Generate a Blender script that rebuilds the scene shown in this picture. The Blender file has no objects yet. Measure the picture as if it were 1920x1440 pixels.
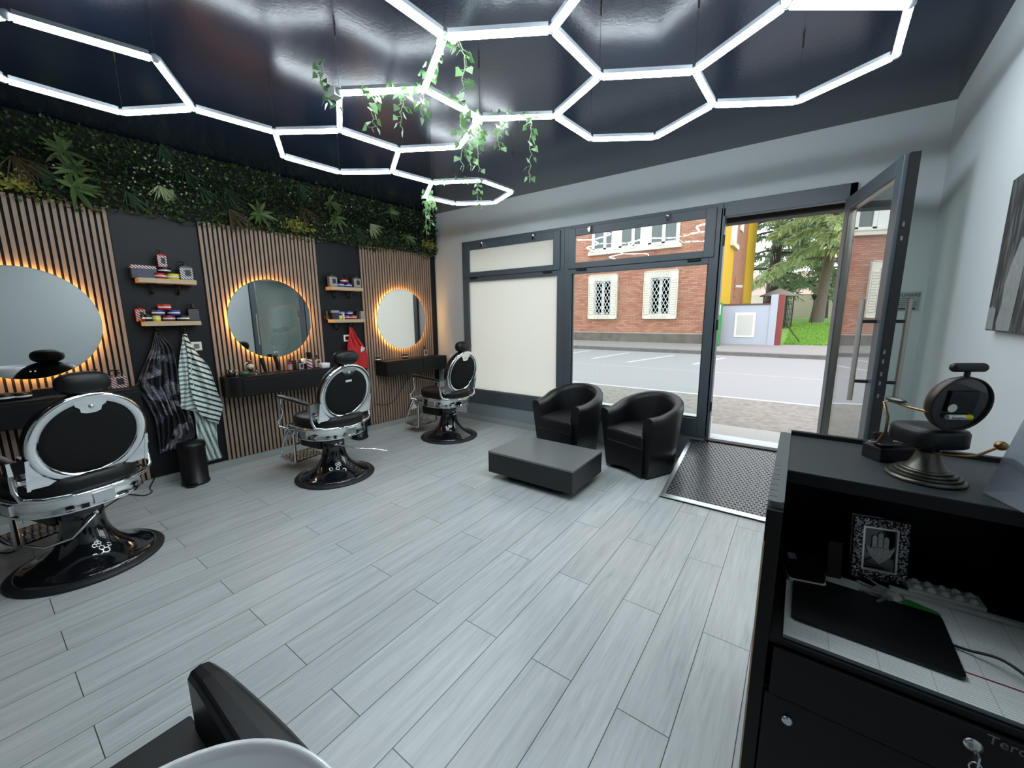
import bpy, math, random
from math import pi, sin, cos, radians as RAD
from mathutils import Matrix, Vector
random.seed(7)
SC = bpy.context.scene
COL = SC.collection

# ------------------------------------------------------------------ camera
F_PX, W_PX, H_PX = 745.9, 1920.0, 1440.0
YAW, PIT, ROL = RAD(35.815), RAD(9.652), RAD(-0.439)
EYE = Vector((0, 0, 1.55))
_f = Vector((-sin(YAW)*cos(PIT), cos(YAW)*cos(PIT), -sin(PIT)))
_r0 = Vector((cos(YAW), sin(YAW), 0)); _u0 = _r0.cross(_f)
_r = _r0*cos(ROL) + _u0*sin(ROL); _u = _u0*cos(ROL) - _r0*sin(ROL)
cam = bpy.data.cameras.new('camera'); cam.sensor_width = 36; cam.lens = F_PX/W_PX*36
cam.clip_start = 0.02; cam.clip_end = 400
CAM = bpy.data.objects.new('camera', cam); COL.objects.link(CAM)
CAM.matrix_world = Matrix(((_r.x, _u.x, -_f.x, EYE.x), (_r.y, _u.y, -_f.y, EYE.y), (_r.z, _u.z, -_f.z, EYE.z), (0, 0, 0, 1)))
SC.camera = CAM

# ------------------------------------------------------------------ sky, exposure
world = bpy.data.worlds.new('overcast_sky'); SC.world = world; world.use_nodes = True
bg = world.node_tree.nodes['Background']
bg.inputs['Color'].default_value = (0.90, 0.95, 1.0, 1); bg.inputs['Strength'].default_value = 3.5
SC.view_settings.view_transform = 'Standard'; SC.view_settings.look = 'None'
SC.view_settings.gamma = 1; SC.view_settings.use_curve_mapping = False
SC.view_settings.exposure = 0.0
TUBE_STRENGTH = 48.0
LED_STRENGTH = 60.0
SC.cycles.max_bounces = 10; SC.cycles.transparent_max_bounces = 16
SC.cycles.sample_clamp_indirect = 6.0
SC.cycles.caustics_reflective = False; SC.cycles.caustics_refractive = False

# ------------------------------------------------------------------ helpers
def ray(px, py):
    return _f*F_PX + _r*(px-W_PX/2) - _u*(py-H_PX/2)
def at(px, py, axis, v):
    d = ray(px, py); i = 'xyz'.index(axis)
    return EYE + d*((v-EYE[i])/d[i])

class MB:
    """collects shapes, then links them as ONE mesh object"""
    def __init__(s): s.v = []; s.f = []; s.sm = []
    def add(s, V, Fc, smooth=False, M=None):
        o = len(s.v)
        for p in V:
            p = Vector(p)
            s.v.append(M @ p if M else p)
        for f in Fc:
            s.f.append([i+o for i in f]); s.sm.append(smooth)
        return s
    def box(s, x0, y0, z0, x1, y1, z1, M=None):
        V = [(x0,y0,z0),(x1,y0,z0),(x1,y1,z0),(x0,y1,z0),(x0,y0,z1),(x1,y0,z1),(x1,y1,z1),(x0,y1,z1)]
        return s.add(V, [(3,2,1,0),(4,5,6,7),(0,1,5,4),(1,2,6,5),(2,3,7,6),(3,0,4,7)], False, M)
    def prism(s, poly, z0, z1, M=None, smooth=False, top=None):
        n = len(poly); tp = top or poly
        V = [(p[0],p[1],z0) for p in poly] + [(p[0],p[1],z1) for p in tp]
        s.add(V, [list(range(n))[::-1], list(range(n, 2*n))], False, M)
        return s.add(V, [(i,(i+1)%n,(i+1)%n+n,i+n) for i in range(n)], smooth, M)
    def rings(s, R, closed=False, caps=True, smooth=True, M=None):
        n = len(R[0]); V = [p for r in R for p in r]; Fc = []
        m = len(R)
        for a in range(m if closed else m-1):
            b = (a+1) % m
            for i in range(n):
                j = (i+1) % n
                Fc.append((a*n+i, a*n+j, b*n+j, b*n+i))
        s.add(V, Fc, smooth, M)
        if caps and not closed:
            s.add(R[0], [list(range(n))[::-1]], False, M); s.add(R[-1], [list(range(n))], False, M)
        return s
    def tube(s, pts, r, seg=8, closed=False, M=None, caps=True):
        P = [Vector(p) for p in pts]; n = len(P); R = []
        rr = r if isinstance(r, (list, tuple)) else [r]*n
        up = None
        for i in range(n):
            if closed: t = P[(i+1) % n]-P[i-1]
            else: t = P[min(i+1, n-1)]-P[max(i-1, 0)]
            if t.length < 1e-9: t = Vector((0,0,1))
            t.normalize()
            if up is None: up = Vector((0,0,1)) if abs(t.z) < .9 else Vector((1,0,0))
            a = t.cross(up)
            if a.length < 1e-5: a = t.cross(Vector((0.3,1,0.2)))
            a.normalize(); b = a.cross(t); up = b
            R.append([P[i]+a*(cos(2*pi*k/seg)*rr[i])+b*(sin(2*pi*k/seg)*rr[i]) for k in range(seg)])
        return s.rings(R, closed, caps, True, M)
    def cyl(s, p0, p1, r0, r1=None, seg=16, M=None):
        return s.tube([p0, p1], [r0, r0 if r1 is None else r1], seg, False, M)
    def lathe(s, prof, seg=32, M=None, cap0=True, cap1=True, sx=1, sy=1):
        R = [[(cos(2*pi*k/seg)*r*sx, sin(2*pi*k/seg)*r*sy, z) for k in range(seg)] for r, z in prof]
        s.rings(R, False, False, True, M)
        if cap0: s.add(R[0], [list(range(seg))[::-1]], False, M)
        if cap1: s.add(R[-1], [list(range(seg))], False, M)
        return s
    def ell(s, c, rx, ry, rz, seg=16, M=None, e=1.0):
        n = seg//2+2; R = []
        def pw(a): return math.copysign(abs(a)**e, a)
        for i in range(n):
            t = -pi/2+pi*(i+.02)/(n-1+.04)
            R.append([(c[0]+rx*pw(cos(t))*pw(cos(2*pi*k/seg)), c[1]+ry*pw(cos(t))*pw(sin(2*pi*k/seg)), c[2]+rz*pw(sin(t))) for k in range(seg)])
        return s.rings(R, False, True, True, M)
    def quad(s, a, b, c, d, smooth=False, M=None):
        return s.add([a,b,c,d], [(0,1,2,3)], smooth, M)
    def build(s, name, mat, parent=None, bevel=0, seg=2, kind=None, label=None, auto=None):
        me = bpy.data.meshes.new(name)
        me.from_pydata([tuple(p) for p in s.v], [], s.f)
        me.polygons.foreach_set('use_smooth', s.sm)
        me.materials.append(mat); me.update()
        o = bpy.data.objects.new(name, me); COL.objects.link(o)
        if parent: o.parent = parent
        if bevel:
            b = o.modifiers.new('bevel', 'BEVEL'); b.width = bevel; b.segments = seg; b.limit_method = 'ANGLE'; b.angle_limit = RAD(40)
        if kind: o['kind'] = kind
        if label: o['label'] = label
        return o

def tag(o, label, cat, group=None, kind=None):
    o['label'] = label; o['category'] = cat
    if group: o['group'] = group
    if kind: o['kind'] = kind
    return o
def thing(name, label, cat, loc=(0,0,0), rotz=0, group=None):
    o = bpy.data.objects.new(name, None); COL.objects.link(o)
    o.empty_display_size = .05
    o.location = loc; o.rotation_euler = (0,0,rotz)
    return tag(o, label, cat, group)
def dup(root, loc, rotz, label, group=None):
    r = root.copy(); COL.objects.link(r); r.location = loc; r.rotation_euler = (0,0,rotz); r['label'] = label
    if group: r['group'] = group
    def rec(src, dst):
        for ch in list(src.children):
            c = ch.copy(); COL.objects.link(c); c.parent = dst
            rec(ch, c)
    rec(root, r)
    return r
def text_mesh(name, body, size, mat, parent, loc, rot, extrude=.0006, label=None, align='CENTER'):
    cu = bpy.data.curves.new(name, 'FONT'); cu.body = body; cu.size = size; cu.extrude = extrude
    cu.align_x = align; cu.align_y = 'CENTER'
    tmp = bpy.data.objects.new(name+'_src', cu); COL.objects.link(tmp)
    bpy.context.view_layer.update()
    me = bpy.data.meshes.new_from_object(tmp.evaluated_get(bpy.context.evaluated_depsgraph_get()))
    bpy.data.objects.remove(tmp)
    me.materials.clear(); me.materials.append(mat)
    o = bpy.data.objects.new(name, me); COL.objects.link(o)
    o.parent = parent; o.location = loc; o.rotation_euler = rot
    if label: o['label'] = label
    return o
def rot_z(a): return Matrix.Rotation(a, 4, 'Z')
def T(x, y, z): return Matrix.Translation((x, y, z))
def sellipse(rx, ry, n=40, e=.75, cx=0, cy=0):
    out = []
    for k in range(n):
        a = 2*pi*k/n; c, s_ = cos(a), sin(a)
        out.append((cx+rx*math.copysign(abs(c)**e, c), cy+ry*math.copysign(abs(s_)**e, s_)))
    return out
def rrect(w, h, r, n=4, cx=0, cy=0):
    out = []
    for qx, qy, a0 in ((1,1,0), (-1,1,pi/2), (-1,-1,pi), (1,-1,1.5*pi)):
        for i in range(n+1):
            a = a0+pi/2*i/n
            out.append((cx+qx*(w/2-r)+r*cos(a), cy+qy*(h/2-r)+r*sin(a)))
    return out

# ------------------------------------------------------------------ materials
def srgb(r, g, b):
    def c(v):
        v /= 255
        return v/12.92 if v <= .04045 else ((v+.055)/1.055)**2.4
    return (c(r), c(g), c(b), 1)
def nt(name):
    m = bpy.data.materials.new(name); m.use_nodes = True
    t = m.node_tree; return m, t, t.nodes['Principled BSDF']
def mat(name, col, rough=.5, metal=0, noise=0, nscale=40, bump=0, spec=.5, coat=0, stretch=(1,1,1)):
    m, t, b = nt(name)
    b.inputs['Base Color'].default_value = col; b.inputs['Roughness'].default_value = rough
    b.inputs['Metallic'].default_value = metal; b.inputs['Specular IOR Level'].default_value = spec
    b.inputs['Coat Weight'].default_value = coat
    if noise or bump:
        tc = t.nodes.new('ShaderNodeTexCoord'); mp = t.nodes.new('ShaderNodeMapping'); nz = t.nodes.new('ShaderNodeTexNoise')
        t.links.new(tc.outputs['Object'], mp.inputs[0]); mp.inputs['Scale'].default_value = stretch
        t.links.new(mp.outputs[0], nz.inputs['Vector']); nz.inputs['Scale'].default_value = nscale; nz.inputs['Detail'].default_value = 5
        if noise:
            mx = t.nodes.new('ShaderNodeMix'); mx.data_type = 'RGBA'
            mx.inputs['A'].default_value = [c*(1-noise) for c in col[:3]]+[1]; mx.inputs['B'].default_value = [min(1, c*(1+noise)) for c in col[:3]]+[1]
            t.links.new(nz.outputs['Fac'], mx.inputs['Factor']); t.links.new(mx.outputs['Result'], b.inputs['Base Color'])
        if bump:
            bp = t.nodes.new('ShaderNodeBump'); bp.inputs['Strength'].default_value = bump; bp.inputs['Distance'].default_value = .003
            t.links.new(nz.outputs['Fac'], bp.inputs['Height']); t.links.new(bp.outputs[0], b.inputs['Normal'])
    return m
def emit(name, col, s):
    m, t, b = nt(name); b.inputs['Base Color'].default_value = (.8,.8,.8,1)
    b.inputs['Emission Color'].default_value = col; b.inputs['Emission Strength'].default_value = s
    return m
def stripes(name, c1, c2, scale, ang=45, axis='XZ', duty=.5, c3=None, rough=.4):
    """stripes of two (or three) printed colours"""
    m, t, b = nt(name); b.inputs['Roughness'].default_value = rough
    tc = t.nodes.new('ShaderNodeTexCoord'); sp = t.nodes.new('ShaderNodeSeparateXYZ'); t.links.new(tc.outputs['Object'], sp.inputs[0])
    def math_(op, a, bb):
        n = t.nodes.new('ShaderNodeMath'); n.operation = op
        for i, v in enumerate((a, bb)):
            if isinstance(v, (int, float)): n.inputs[i].default_value = v
            else: t.links.new(v, n.inputs[i])
        return n.outputs[0]
    u = math_('MULTIPLY', sp.outputs[axis[0]], cos(RAD(ang))*scale); v = math_('MULTIPLY', sp.outputs[axis[1]], sin(RAD(ang))*scale)
    w = math_('FRACT', math_('ADD', math_('ADD', u, v), 100.0), 0)
    rp = t.nodes.new('ShaderNodeValToRGB'); rp.color_ramp.interpolation = 'CONSTANT'
    cols = [(0, c1), (duty, c2)] if c3 is None else [(0, c1), (.28, c2), (.5, c3), (.78, c2)]
    rp.color_ramp.elements[0].color = cols[0][1]; rp.color_ramp.elements[1].position = cols[1][0]; rp.color_ramp.elements[1].color = cols[1][1]
    for p, c in cols[2:]:
        e = rp.color_ramp.elements.new(p); e.color = c
    t.links.new(w, rp.inputs[0]); t.links.new(rp.outputs[0], b.inputs['Base Color'])
    return m
def leafmat(name, cols, rough=.5, trans=.2):
    m, t, b = nt(name); b.inputs['Roughness'].default_value = rough; b.inputs['Specular IOR Level'].default_value = .35
    g = t.nodes.new('ShaderNodeNewGeometry'); rp = t.nodes.new('ShaderNodeValToRGB')
    t.links.new(g.outputs['Random Per Island'], rp.inputs[0])
    n = len(cols)
    while len(rp.color_ramp.elements) < n: rp.color_ramp.elements.new(.5)
    for i, c in enumerate(cols):
        rp.color_ramp.elements[i].position = i/(n-1); rp.color_ramp.elements[i].color = c
    t.links.new(rp.outputs[0], b.inputs['Base Color'])
    if trans: 
        b.inputs['Subsurface Weight'].default_value = 0
        tr = t.nodes.new('ShaderNodeBsdfTranslucent'); mx = t.nodes.new('ShaderNodeMixShader'); mx.inputs[0].default_value = trans
        t.links.new(rp.outputs[0], tr.inputs[0]); t.links.new(b.outputs[0], mx.inputs[1]); t.links.new(tr.outputs[0], mx.inputs[2])
        t.links.new(mx.outputs[0], t.nodes['Material Output'].inputs[0])
    return m
def glass(name, tint=(.93,.97,.96,1), boost=1.0, rough=0.0):
    m, t, b = nt(name); t.nodes.remove(b)
    L, N = t.links.new, t.nodes.new
    ge = N('ShaderNodeNewGeometry'); dt = N('ShaderNodeVectorMath'); dt.operation = 'DOT_PRODUCT'; L(ge.outputs['Incoming'], dt.inputs[0]); L(ge.outputs['Normal'], dt.inputs[1])
    ab = N('ShaderNodeMath'); ab.operation = 'ABSOLUTE'; L(dt.outputs['Value'], ab.inputs[0])
    om = N('ShaderNodeMath'); om.operation = 'SUBTRACT'; om.inputs[0].default_value = 1; L(ab.outputs[0], om.inputs[1])
    pw = N('ShaderNodeMath'); pw.operation = 'POWER'; L(om.outputs[0], pw.inputs[0]); pw.inputs[1].default_value = 5
    fr = N('ShaderNodeMath'); fr.operation = 'MULTIPLY_ADD'; L(pw.outputs[0], fr.inputs[0]); fr.inputs[1].default_value = .96; fr.inputs[2].default_value = .04
    tr = t.nodes.new('ShaderNodeBsdfTransparent'); tr.inputs[0].default_value = tint
    gl = t.nodes.new('ShaderNodeBsdfGlossy'); gl.inputs['Roughness'].default_value = rough
    mx = t.nodes.new('ShaderNodeMixShader'); mu = t.nodes.new('ShaderNodeMath'); mu.operation = 'MULTIPLY'; mu.inputs[1].default_value = boost; mu.use_clamp = True
    t.links.new(fr.outputs[0], mu.inputs[0]); t.links.new(mu.outputs[0], mx.inputs[0])
    t.links.new(tr.outputs[0], mx.inputs[1]); t.links.new(gl.outputs[0], mx.inputs[2]); t.links.new(mx.outputs[0], t.nodes['Material Output'].inputs[0])
    return m
def frosted(name, col):
    m, t, b = nt(name); b.inputs['Base Color'].default_value = col; b.inputs['Roughness'].default_value = .45
    tr = t.nodes.new('ShaderNodeBsdfTranslucent'); tr.inputs[0].default_value = col
    mx = t.nodes.new('ShaderNodeMixShader'); mx.inputs[0].default_value = .66
    t.links.new(b.outputs[0], mx.inputs[1]); t.links.new(tr.outputs[0], mx.inputs[2]); t.links.new(mx.outputs[0], t.nodes['Material Output'].inputs[0])
    return m
def brickmat(name, c1, c2, mortar, w, h, ms, vec=('X','Z'), rough=.85, bump=.3):
    m, t, b = nt(name); b.inputs['Roughness'].default_value = rough
    tc = t.nodes.new('ShaderNodeTexCoord'); sp = t.nodes.new('ShaderNodeSeparateXYZ'); cb = t.nodes.new('ShaderNodeCombineXYZ')
    t.links.new(tc.outputs['Object'], sp.inputs[0])
    t.links.new(sp.outputs[vec[0]], cb.inputs[0]); t.links.new(sp.outputs[vec[1]], cb.inputs[1])
    br = t.nodes.new('ShaderNodeTexBrick'); t.links.new(cb.outputs[0], br.inputs['Vector'])
    br.inputs['Scale'].default_value = 1; br.inputs['Brick Width'].default_value = w; br.inputs['Row Height'].default_value = h
    br.inputs['Mortar Size'].default_value = ms; br.inputs['Color1'].default_value = c1; br.inputs['Color2'].default_value = c2; br.inputs['Mortar'].default_value = mortar
    br.inputs['Bias'].default_value = 0
    nz = t.nodes.new('ShaderNodeTexNoise'); nz.inputs['Scale'].default_value = .6; nz.inputs['Detail'].default_value = 6; t.links.new(tc.outputs['Object'], nz.inputs['Vector'])
    mx = t.nodes.new('ShaderNodeMix'); mx.data_type = 'RGBA'; mx.blend_type = 'MULTIPLY'; mx.inputs['Factor'].default_value = .2
    t.links.new(br.outputs['Color'], mx.inputs['A']); t.links.new(nz.outputs['Color'], mx.inputs['B'])
    t.links.new(mx.outputs['Result'], b.inputs['Base Color'])
    bp = t.nodes.new('ShaderNodeBump'); bp.inputs['Strength'].default_value = bump; bp.inputs['Distance'].default_value = .01; bp.invert = True
    t.links.new(br.outputs['Fac'], bp.inputs['Height']); t.links.new(bp.outputs[0], b.inputs['Normal'])
    return m
def floormat():
    m, t, b = nt('grey_wood_plank_tile')
    L, N = t.links.new, t.nodes.new
    tc = N('ShaderNodeTexCoord'); sp = N('ShaderNodeSeparateXYZ'); L(tc.outputs['Object'], sp.inputs[0])
    def ma(op, a, bb):
        n = N('ShaderNodeMath'); n.operation = op
        for i, v in enumerate((a, bb)):
            if isinstance(v, (int, float)): n.inputs[i].default_value = v
            else: L(v, n.inputs[i])
        return n.outputs[0]
    W = 1.238
    u = ma('ADD', sp.outputs['Y'], -1.957+W/2); v = ma('SUBTRACT', -.055, sp.outputs['X'])
    cb = N('ShaderNodeCombineXYZ'); L(u, cb.inputs[0]); L(v, cb.inputs[1])
    br = N('ShaderNodeTexBrick'); L(cb.outputs[0], br.inputs['Vector'])
    for k, val in (('Scale', 1), ('Brick Width', W), ('Row Height', .2028), ('Mortar Size', .0018), ('Mortar Smooth', .2), ('Bias', 0)): br.inputs[k].default_value = val
    br.inputs['Color1'].default_value = (0,0,0,1); br.inputs['Color2'].default_value = (1,1,1,1); br.inputs['Mortar'].default_value = (.5,.5,.5,1)
    rnd = N('ShaderNodeSeparateColor'); L(br.outputs['Color'], rnd.inputs[0])
    # grain stretched along the plank, its start shifted from plank to plank
    gx = ma('MULTIPLY', sp.outputs['X'], 16.0); gy = ma('MULTIPLY', sp.outputs['Y'], 1.1); gz = ma('MULTIPLY', rnd.outputs[0], 31.0)
    gv = N('ShaderNodeCombineXYZ'); L(gx, gv.inputs[0]); L(gy, gv.inputs[1]); L(gz, gv.inputs[2])
    n1 = N('ShaderNodeTexNoise'); L(gv.outputs[0], n1.inputs['Vector']); n1.inputs['Scale'].default_value = 1.6; n1.inputs['Detail'].default_value = 9; n1.inputs['Roughness'].default_value = .68; n1.inputs['Distortion'].default_value = .7
    gx2 = ma('MULTIPLY', sp.outputs['X'], 120.0); gy2 = ma('MULTIPLY', sp.outputs['Y'], 5.0)
    gv2 = N('ShaderNodeCombineXYZ'); L(gx2, gv2.inputs[0]); L(gy2, gv2.inputs[1]); L(gz, gv2.inputs[2])
    n2 = N('ShaderNodeTexNoise'); L(gv2.outputs[0], n2.inputs['Vector']); n2.inputs['Scale'].default_value = 1.0; n2.inputs['Detail'].default_value = 4
    mix = ma('ADD', ma('MULTIPLY', n1.outputs['Fac'], .72), ma('MULTIPLY', n2.outputs['Fac'], .28))
    rp = N('ShaderNodeValToRGB'); L(mix, rp.inputs[0])
    e = rp.color_ramp.elements; e[0].position = .22; e[0].color = srgb(133,140,141); e[1].position = .72; e[1].color = srgb(212,216,215)
    k = e.new(.42); k.color = srgb(184,189,189)
    tint = ma('ADD', ma('MULTIPLY', rnd.outputs[0], .10), .95)
    mt = N('ShaderNodeMix'); mt.data_type = 'RGBA'; mt.blend_type = 'MULTIPLY'; mt.inputs['Factor'].default_value = 1; L(rp.outputs[0], mt.inputs['A'])
    tcn = N('ShaderNodeCombineColor'); [L(tint, tcn.inputs[i]) for i in range(3)]; L(tcn.outputs[0], mt.inputs['B'])
    mo = N('ShaderNodeMix'); mo.data_type = 'RGBA'; L(br.outputs['Fac'], mo.inputs['Factor']); L(mt.outputs['Result'], mo.inputs['A']); mo.inputs['B'].default_value = srgb(48,55,59)
    L(mo.outputs['Result'], b.inputs['Base Color'])
    b.inputs['Roughness'].default_value = .29; b.inputs['Specular IOR Level'].default_value = .55
    bp = N('ShaderNodeBump'); bp.inputs['Strength'].default_value = .25; bp.inputs['Distance'].default_value = .002
    hh = ma('SUBTRACT', ma('MULTIPLY', mix, .5), br.outputs['Fac']); L(hh, bp.inputs['Height']); L(bp.outputs[0], b.inputs['Normal'])
    return m

M = {}
M['floor'] = floormat()
M['white_wall'] = mat('white_wall_paint', srgb(192,198,199), .7, noise=.02, nscale=3, bump=.04)
M['black_wall'] = mat('blue_black_wall_paint', srgb(15,19,23), .5, bump=.1, nscale=90, spec=.3)
M['ceiling'] = mat('glossy_black_ceiling_haze_tint', srgb(30,41,60), .2, bump=.18, nscale=60, spec=.6)  # black paint with bluish haze mixed into its base colour
M['skirting'] = mat('grey_tile_skirting', srgb(158,162,158), .5, noise=.08, nscale=8)
M['frame'] = mat('anthracite_aluminium', srgb(74,83,89), .42, bump=.03, nscale=200)
M['panel'] = mat('lit_anthracite_panel', srgb(134,144,148), .5)  # kick panel colour lightened to stand in for light falling on it
M['dark_frame'] = mat('black_gasket', srgb(18,19,21), .5)
M['gold_edge'] = mat('brushed_steel', srgb(170,165,155), .3, 1)
M['brown_lintel'] = mat('brown_roller_box', srgb(62,54,48), .7)
M['bar'] = mat('pale_satin_bar', srgb(176,170,162), .4, .6)
M['glass'] = glass('window_glass', boost=.4)
M['door_glass'] = glass('door_glass', (.95,.985,.965,1), 2.2)
M['frosted'] = frosted('frosted_film', srgb(240,240,234))
M['chrome'] = mat('chrome', (.80,.82,.83,1), .07, 1)
M['steel'] = mat('satin_steel', (.66,.67,.68,1), .3, 1)
M['blackgloss'] = mat('black_gloss_enamel', (.006,.007,.009,1), .08, spec=.7, coat=.5)
M['rubber'] = mat('black_rubber', (.010,.011,.012,1), .55)
M['leather'] = mat('black_leatherette', srgb(12,13,15), .42, bump=.12, nscale=220, spec=.4)
M['fabric'] = mat('black_fabric', srgb(10,12,15), .75, bump=.1, nscale=300, spec=.3)
M['oak'] = mat('oak_veneer_slat', srgb(156,132,114), .55, noise=.22, nscale=18, stretch=(6,6,.5))
M['felt'] = mat('black_felt', (.006,.006,.007,1), .9)
M['shelfwood'] = mat('light_oak_shelf', srgb(196,172,138), .5, noise=.15, nscale=14, stretch=(.6,6,6))
M['blackwood'] = mat('black_woodgrain_laminate', srgb(14,15,17), .45, noise=.3, nscale=14, stretch=(.5,4,8), bump=.08, spec=.35)
M['blackwood_g'] = mat('grey_black_woodgrain_laminate', srgb(26,28,30), .5, noise=.2, nscale=14, stretch=(.5,4,8), bump=.08)
M['tabletop'] = mat('grey_black_table_laminate', srgb(106,109,110), .33, noise=.1, nscale=30, stretch=(1,5,5))  # window sheen on the table top is put into this lighter colour
M['desktop'] = mat('dark_desk_laminate', srgb(40,45,48), .5, bump=.05, nscale=200)
M['strip'] = mat('grey_desk_edge', srgb(88,93,96), .5, noise=.12, nscale=20, stretch=(5,1,1))
M['mirror'] = mat('silvered_mirror', (.86,.90,.89,1), .005, 1)
M['tube'] = emit('led_tube_diffuser', (.85,.945,1.0,1), TUBE_STRENGTH)
M['alu'] = mat('white_plastic_channel', srgb(165,172,180), .4)
M['clear_plastic'] = mat('clear_plastic_joint', srgb(205,212,220), .15)
M['led'] = emit('warm_led_strip', (1.0,.50,.13,1), LED_STRENGTH)
M['white_plastic'] = mat('white_plastic', srgb(225,226,222), .35)
M['ceramic'] = mat('white_ceramic', srgb(232,234,236), .08, coat=.5)
M['black_plastic'] = mat('black_plastic', srgb(11,11,13), .38, spec=.4)
M['grey_plastic'] = mat('grey_plastic', srgb(110,112,115), .4)
M['bronze'] = mat('antique_bronze', srgb(150,118,78), .35, .9, noise=.4, nscale=30)
M['pewter'] = mat('dark_pewter', srgb(92,90,82), .35, .9, noise=.4, nscale=30)
M['paper'] = mat('paper', srgb(214,216,214), .8)
M['ink'] = mat('printed_ink', srgb(40,42,46), .8)
M['green_plastic'] = mat('green_plastic', srgb(40,120,44), .5)
M['leaf_wall'] = leafmat('boxwood_leaves', [srgb(26,42,24), srgb(44,70,38), srgb(64,90,50), srgb(34,54,36), srgb(100,118,74), srgb(50,76,48)], .4, .1)
M['leaf_ivy'] = leafmat('ivy_leaves', [srgb(58,96,56), srgb(92,130,82), srgb(74,112,66), srgb(120,150,104)], .45, .25)
M['stem'] = mat('pale_stem', srgb(120,140,100), .6)
M['red_p'] = mat('red_print', srgb(176,34,30), .4)
M['dred_p'] = mat('dark_red_print', srgb(126,24,30), .4)
M['yel_p'] = mat('yellow_print', srgb(225,208,40), .4)
M['blue_p'] = mat('blue_print', srgb(38,44,130), .4)
M['clearb'] = glass('clear_bottle', (.88,.84,.80,1), 1.0)

# ------------------------------------------------------------------ room shell
YW = 4.46                      # inner face of the shop front wall
CEIL = 3.07
WA = Vector((-4.815, .885, 0)); WB = Vector((-4.69, 3.86, 0))
WD = (WB-WA).normalized(); WN = Vector((WD.y, -WD.x, 0)); WROT = math.atan2(WD.y, WD.x)
def SW(s, o=0, z=0):           # point on the slatted wall: s along it, o out into the room
    p = WA+WD*s+WN*o; return Vector((p.x, p.y, z))
def xr(y): return .764-.0443*(YW-y)   # inner face of the right wall
YB = -3.2
def struct(mb, name, m, parent=None, **k): return mb.build(name, m, parent, kind='structure', **k)

b = MB(); b.box(-5.6, YB, -.1, 1.1, YW+.02, 0); struct(b, 'floor', M['floor'])
b = MB(); b.box(-5.6, YB, CEIL, 1.1, YW+.3, CEIL+.12); struct(b, 'ceiling', M['ceiling'])
b = MB(); p0, p1 = SW(-4.4), SW(3.63)
b.prism([(p0.x,p0.y), (p1.x,p1.y), (p1.x-.2,p1.y), (p0.x-.2,p0.y)], 0, CEIL); struct(b, 'wall_left', M['black_wall'])
b = MB(); b.prism([(xr(YB), YB), (xr(YB)+.2, YB), (xr(YW)+.2, YW), (xr(YW), YW)], 0, CEIL); struct(b, 'wall_right', M['white_wall'])
b = MB(); b.box(-5.6, YB-.2, 0, 1.1, YB, CEIL); struct(b, 'wall_back', M['white_wall'])
XL, XM, XD, XE = -4.07, -.70, -.73, .27
b = MB()
b.box(-5.0, YW, 0, XL, YW+.30, CEIL+.1); b.box(XE, YW, 0, 1.1, YW+.30, CEIL+.1)
b.box(XL, YW, 2.60, XE, YW+.30, CEIL+.1); b.box(XL, YW+.04, 0, XM, YW+.26, .455); b.box(XM, YW-.01, 0, XE, YW+.30, .25)
struct(b, 'wall_front', M['white_wall'])
b = MB(); p0, p1 = SW(-4.2, .0, 0), SW(3.58, 0, 0); q0, q1 = SW(-4.2, .028), SW(3.58, .028)
b.prism([(p0.x,p0.y), (q0.x,q0.y), (q1.x,q1.y), (p1.x,p1.y)], 0, .075); struct(b, 'baseboard_left', M['skirting'])
b = MB(); b.box(-4.63, YW-.015, 0, -.86, YW, .085); struct(b, 'baseboard_front', M['skirting'])
b = MB(); b.box(XM-.10, YW+.16, 2.44, XE, YW+.30, 2.60); struct(b, 'trim_1', M['brown_lintel'])

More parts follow.
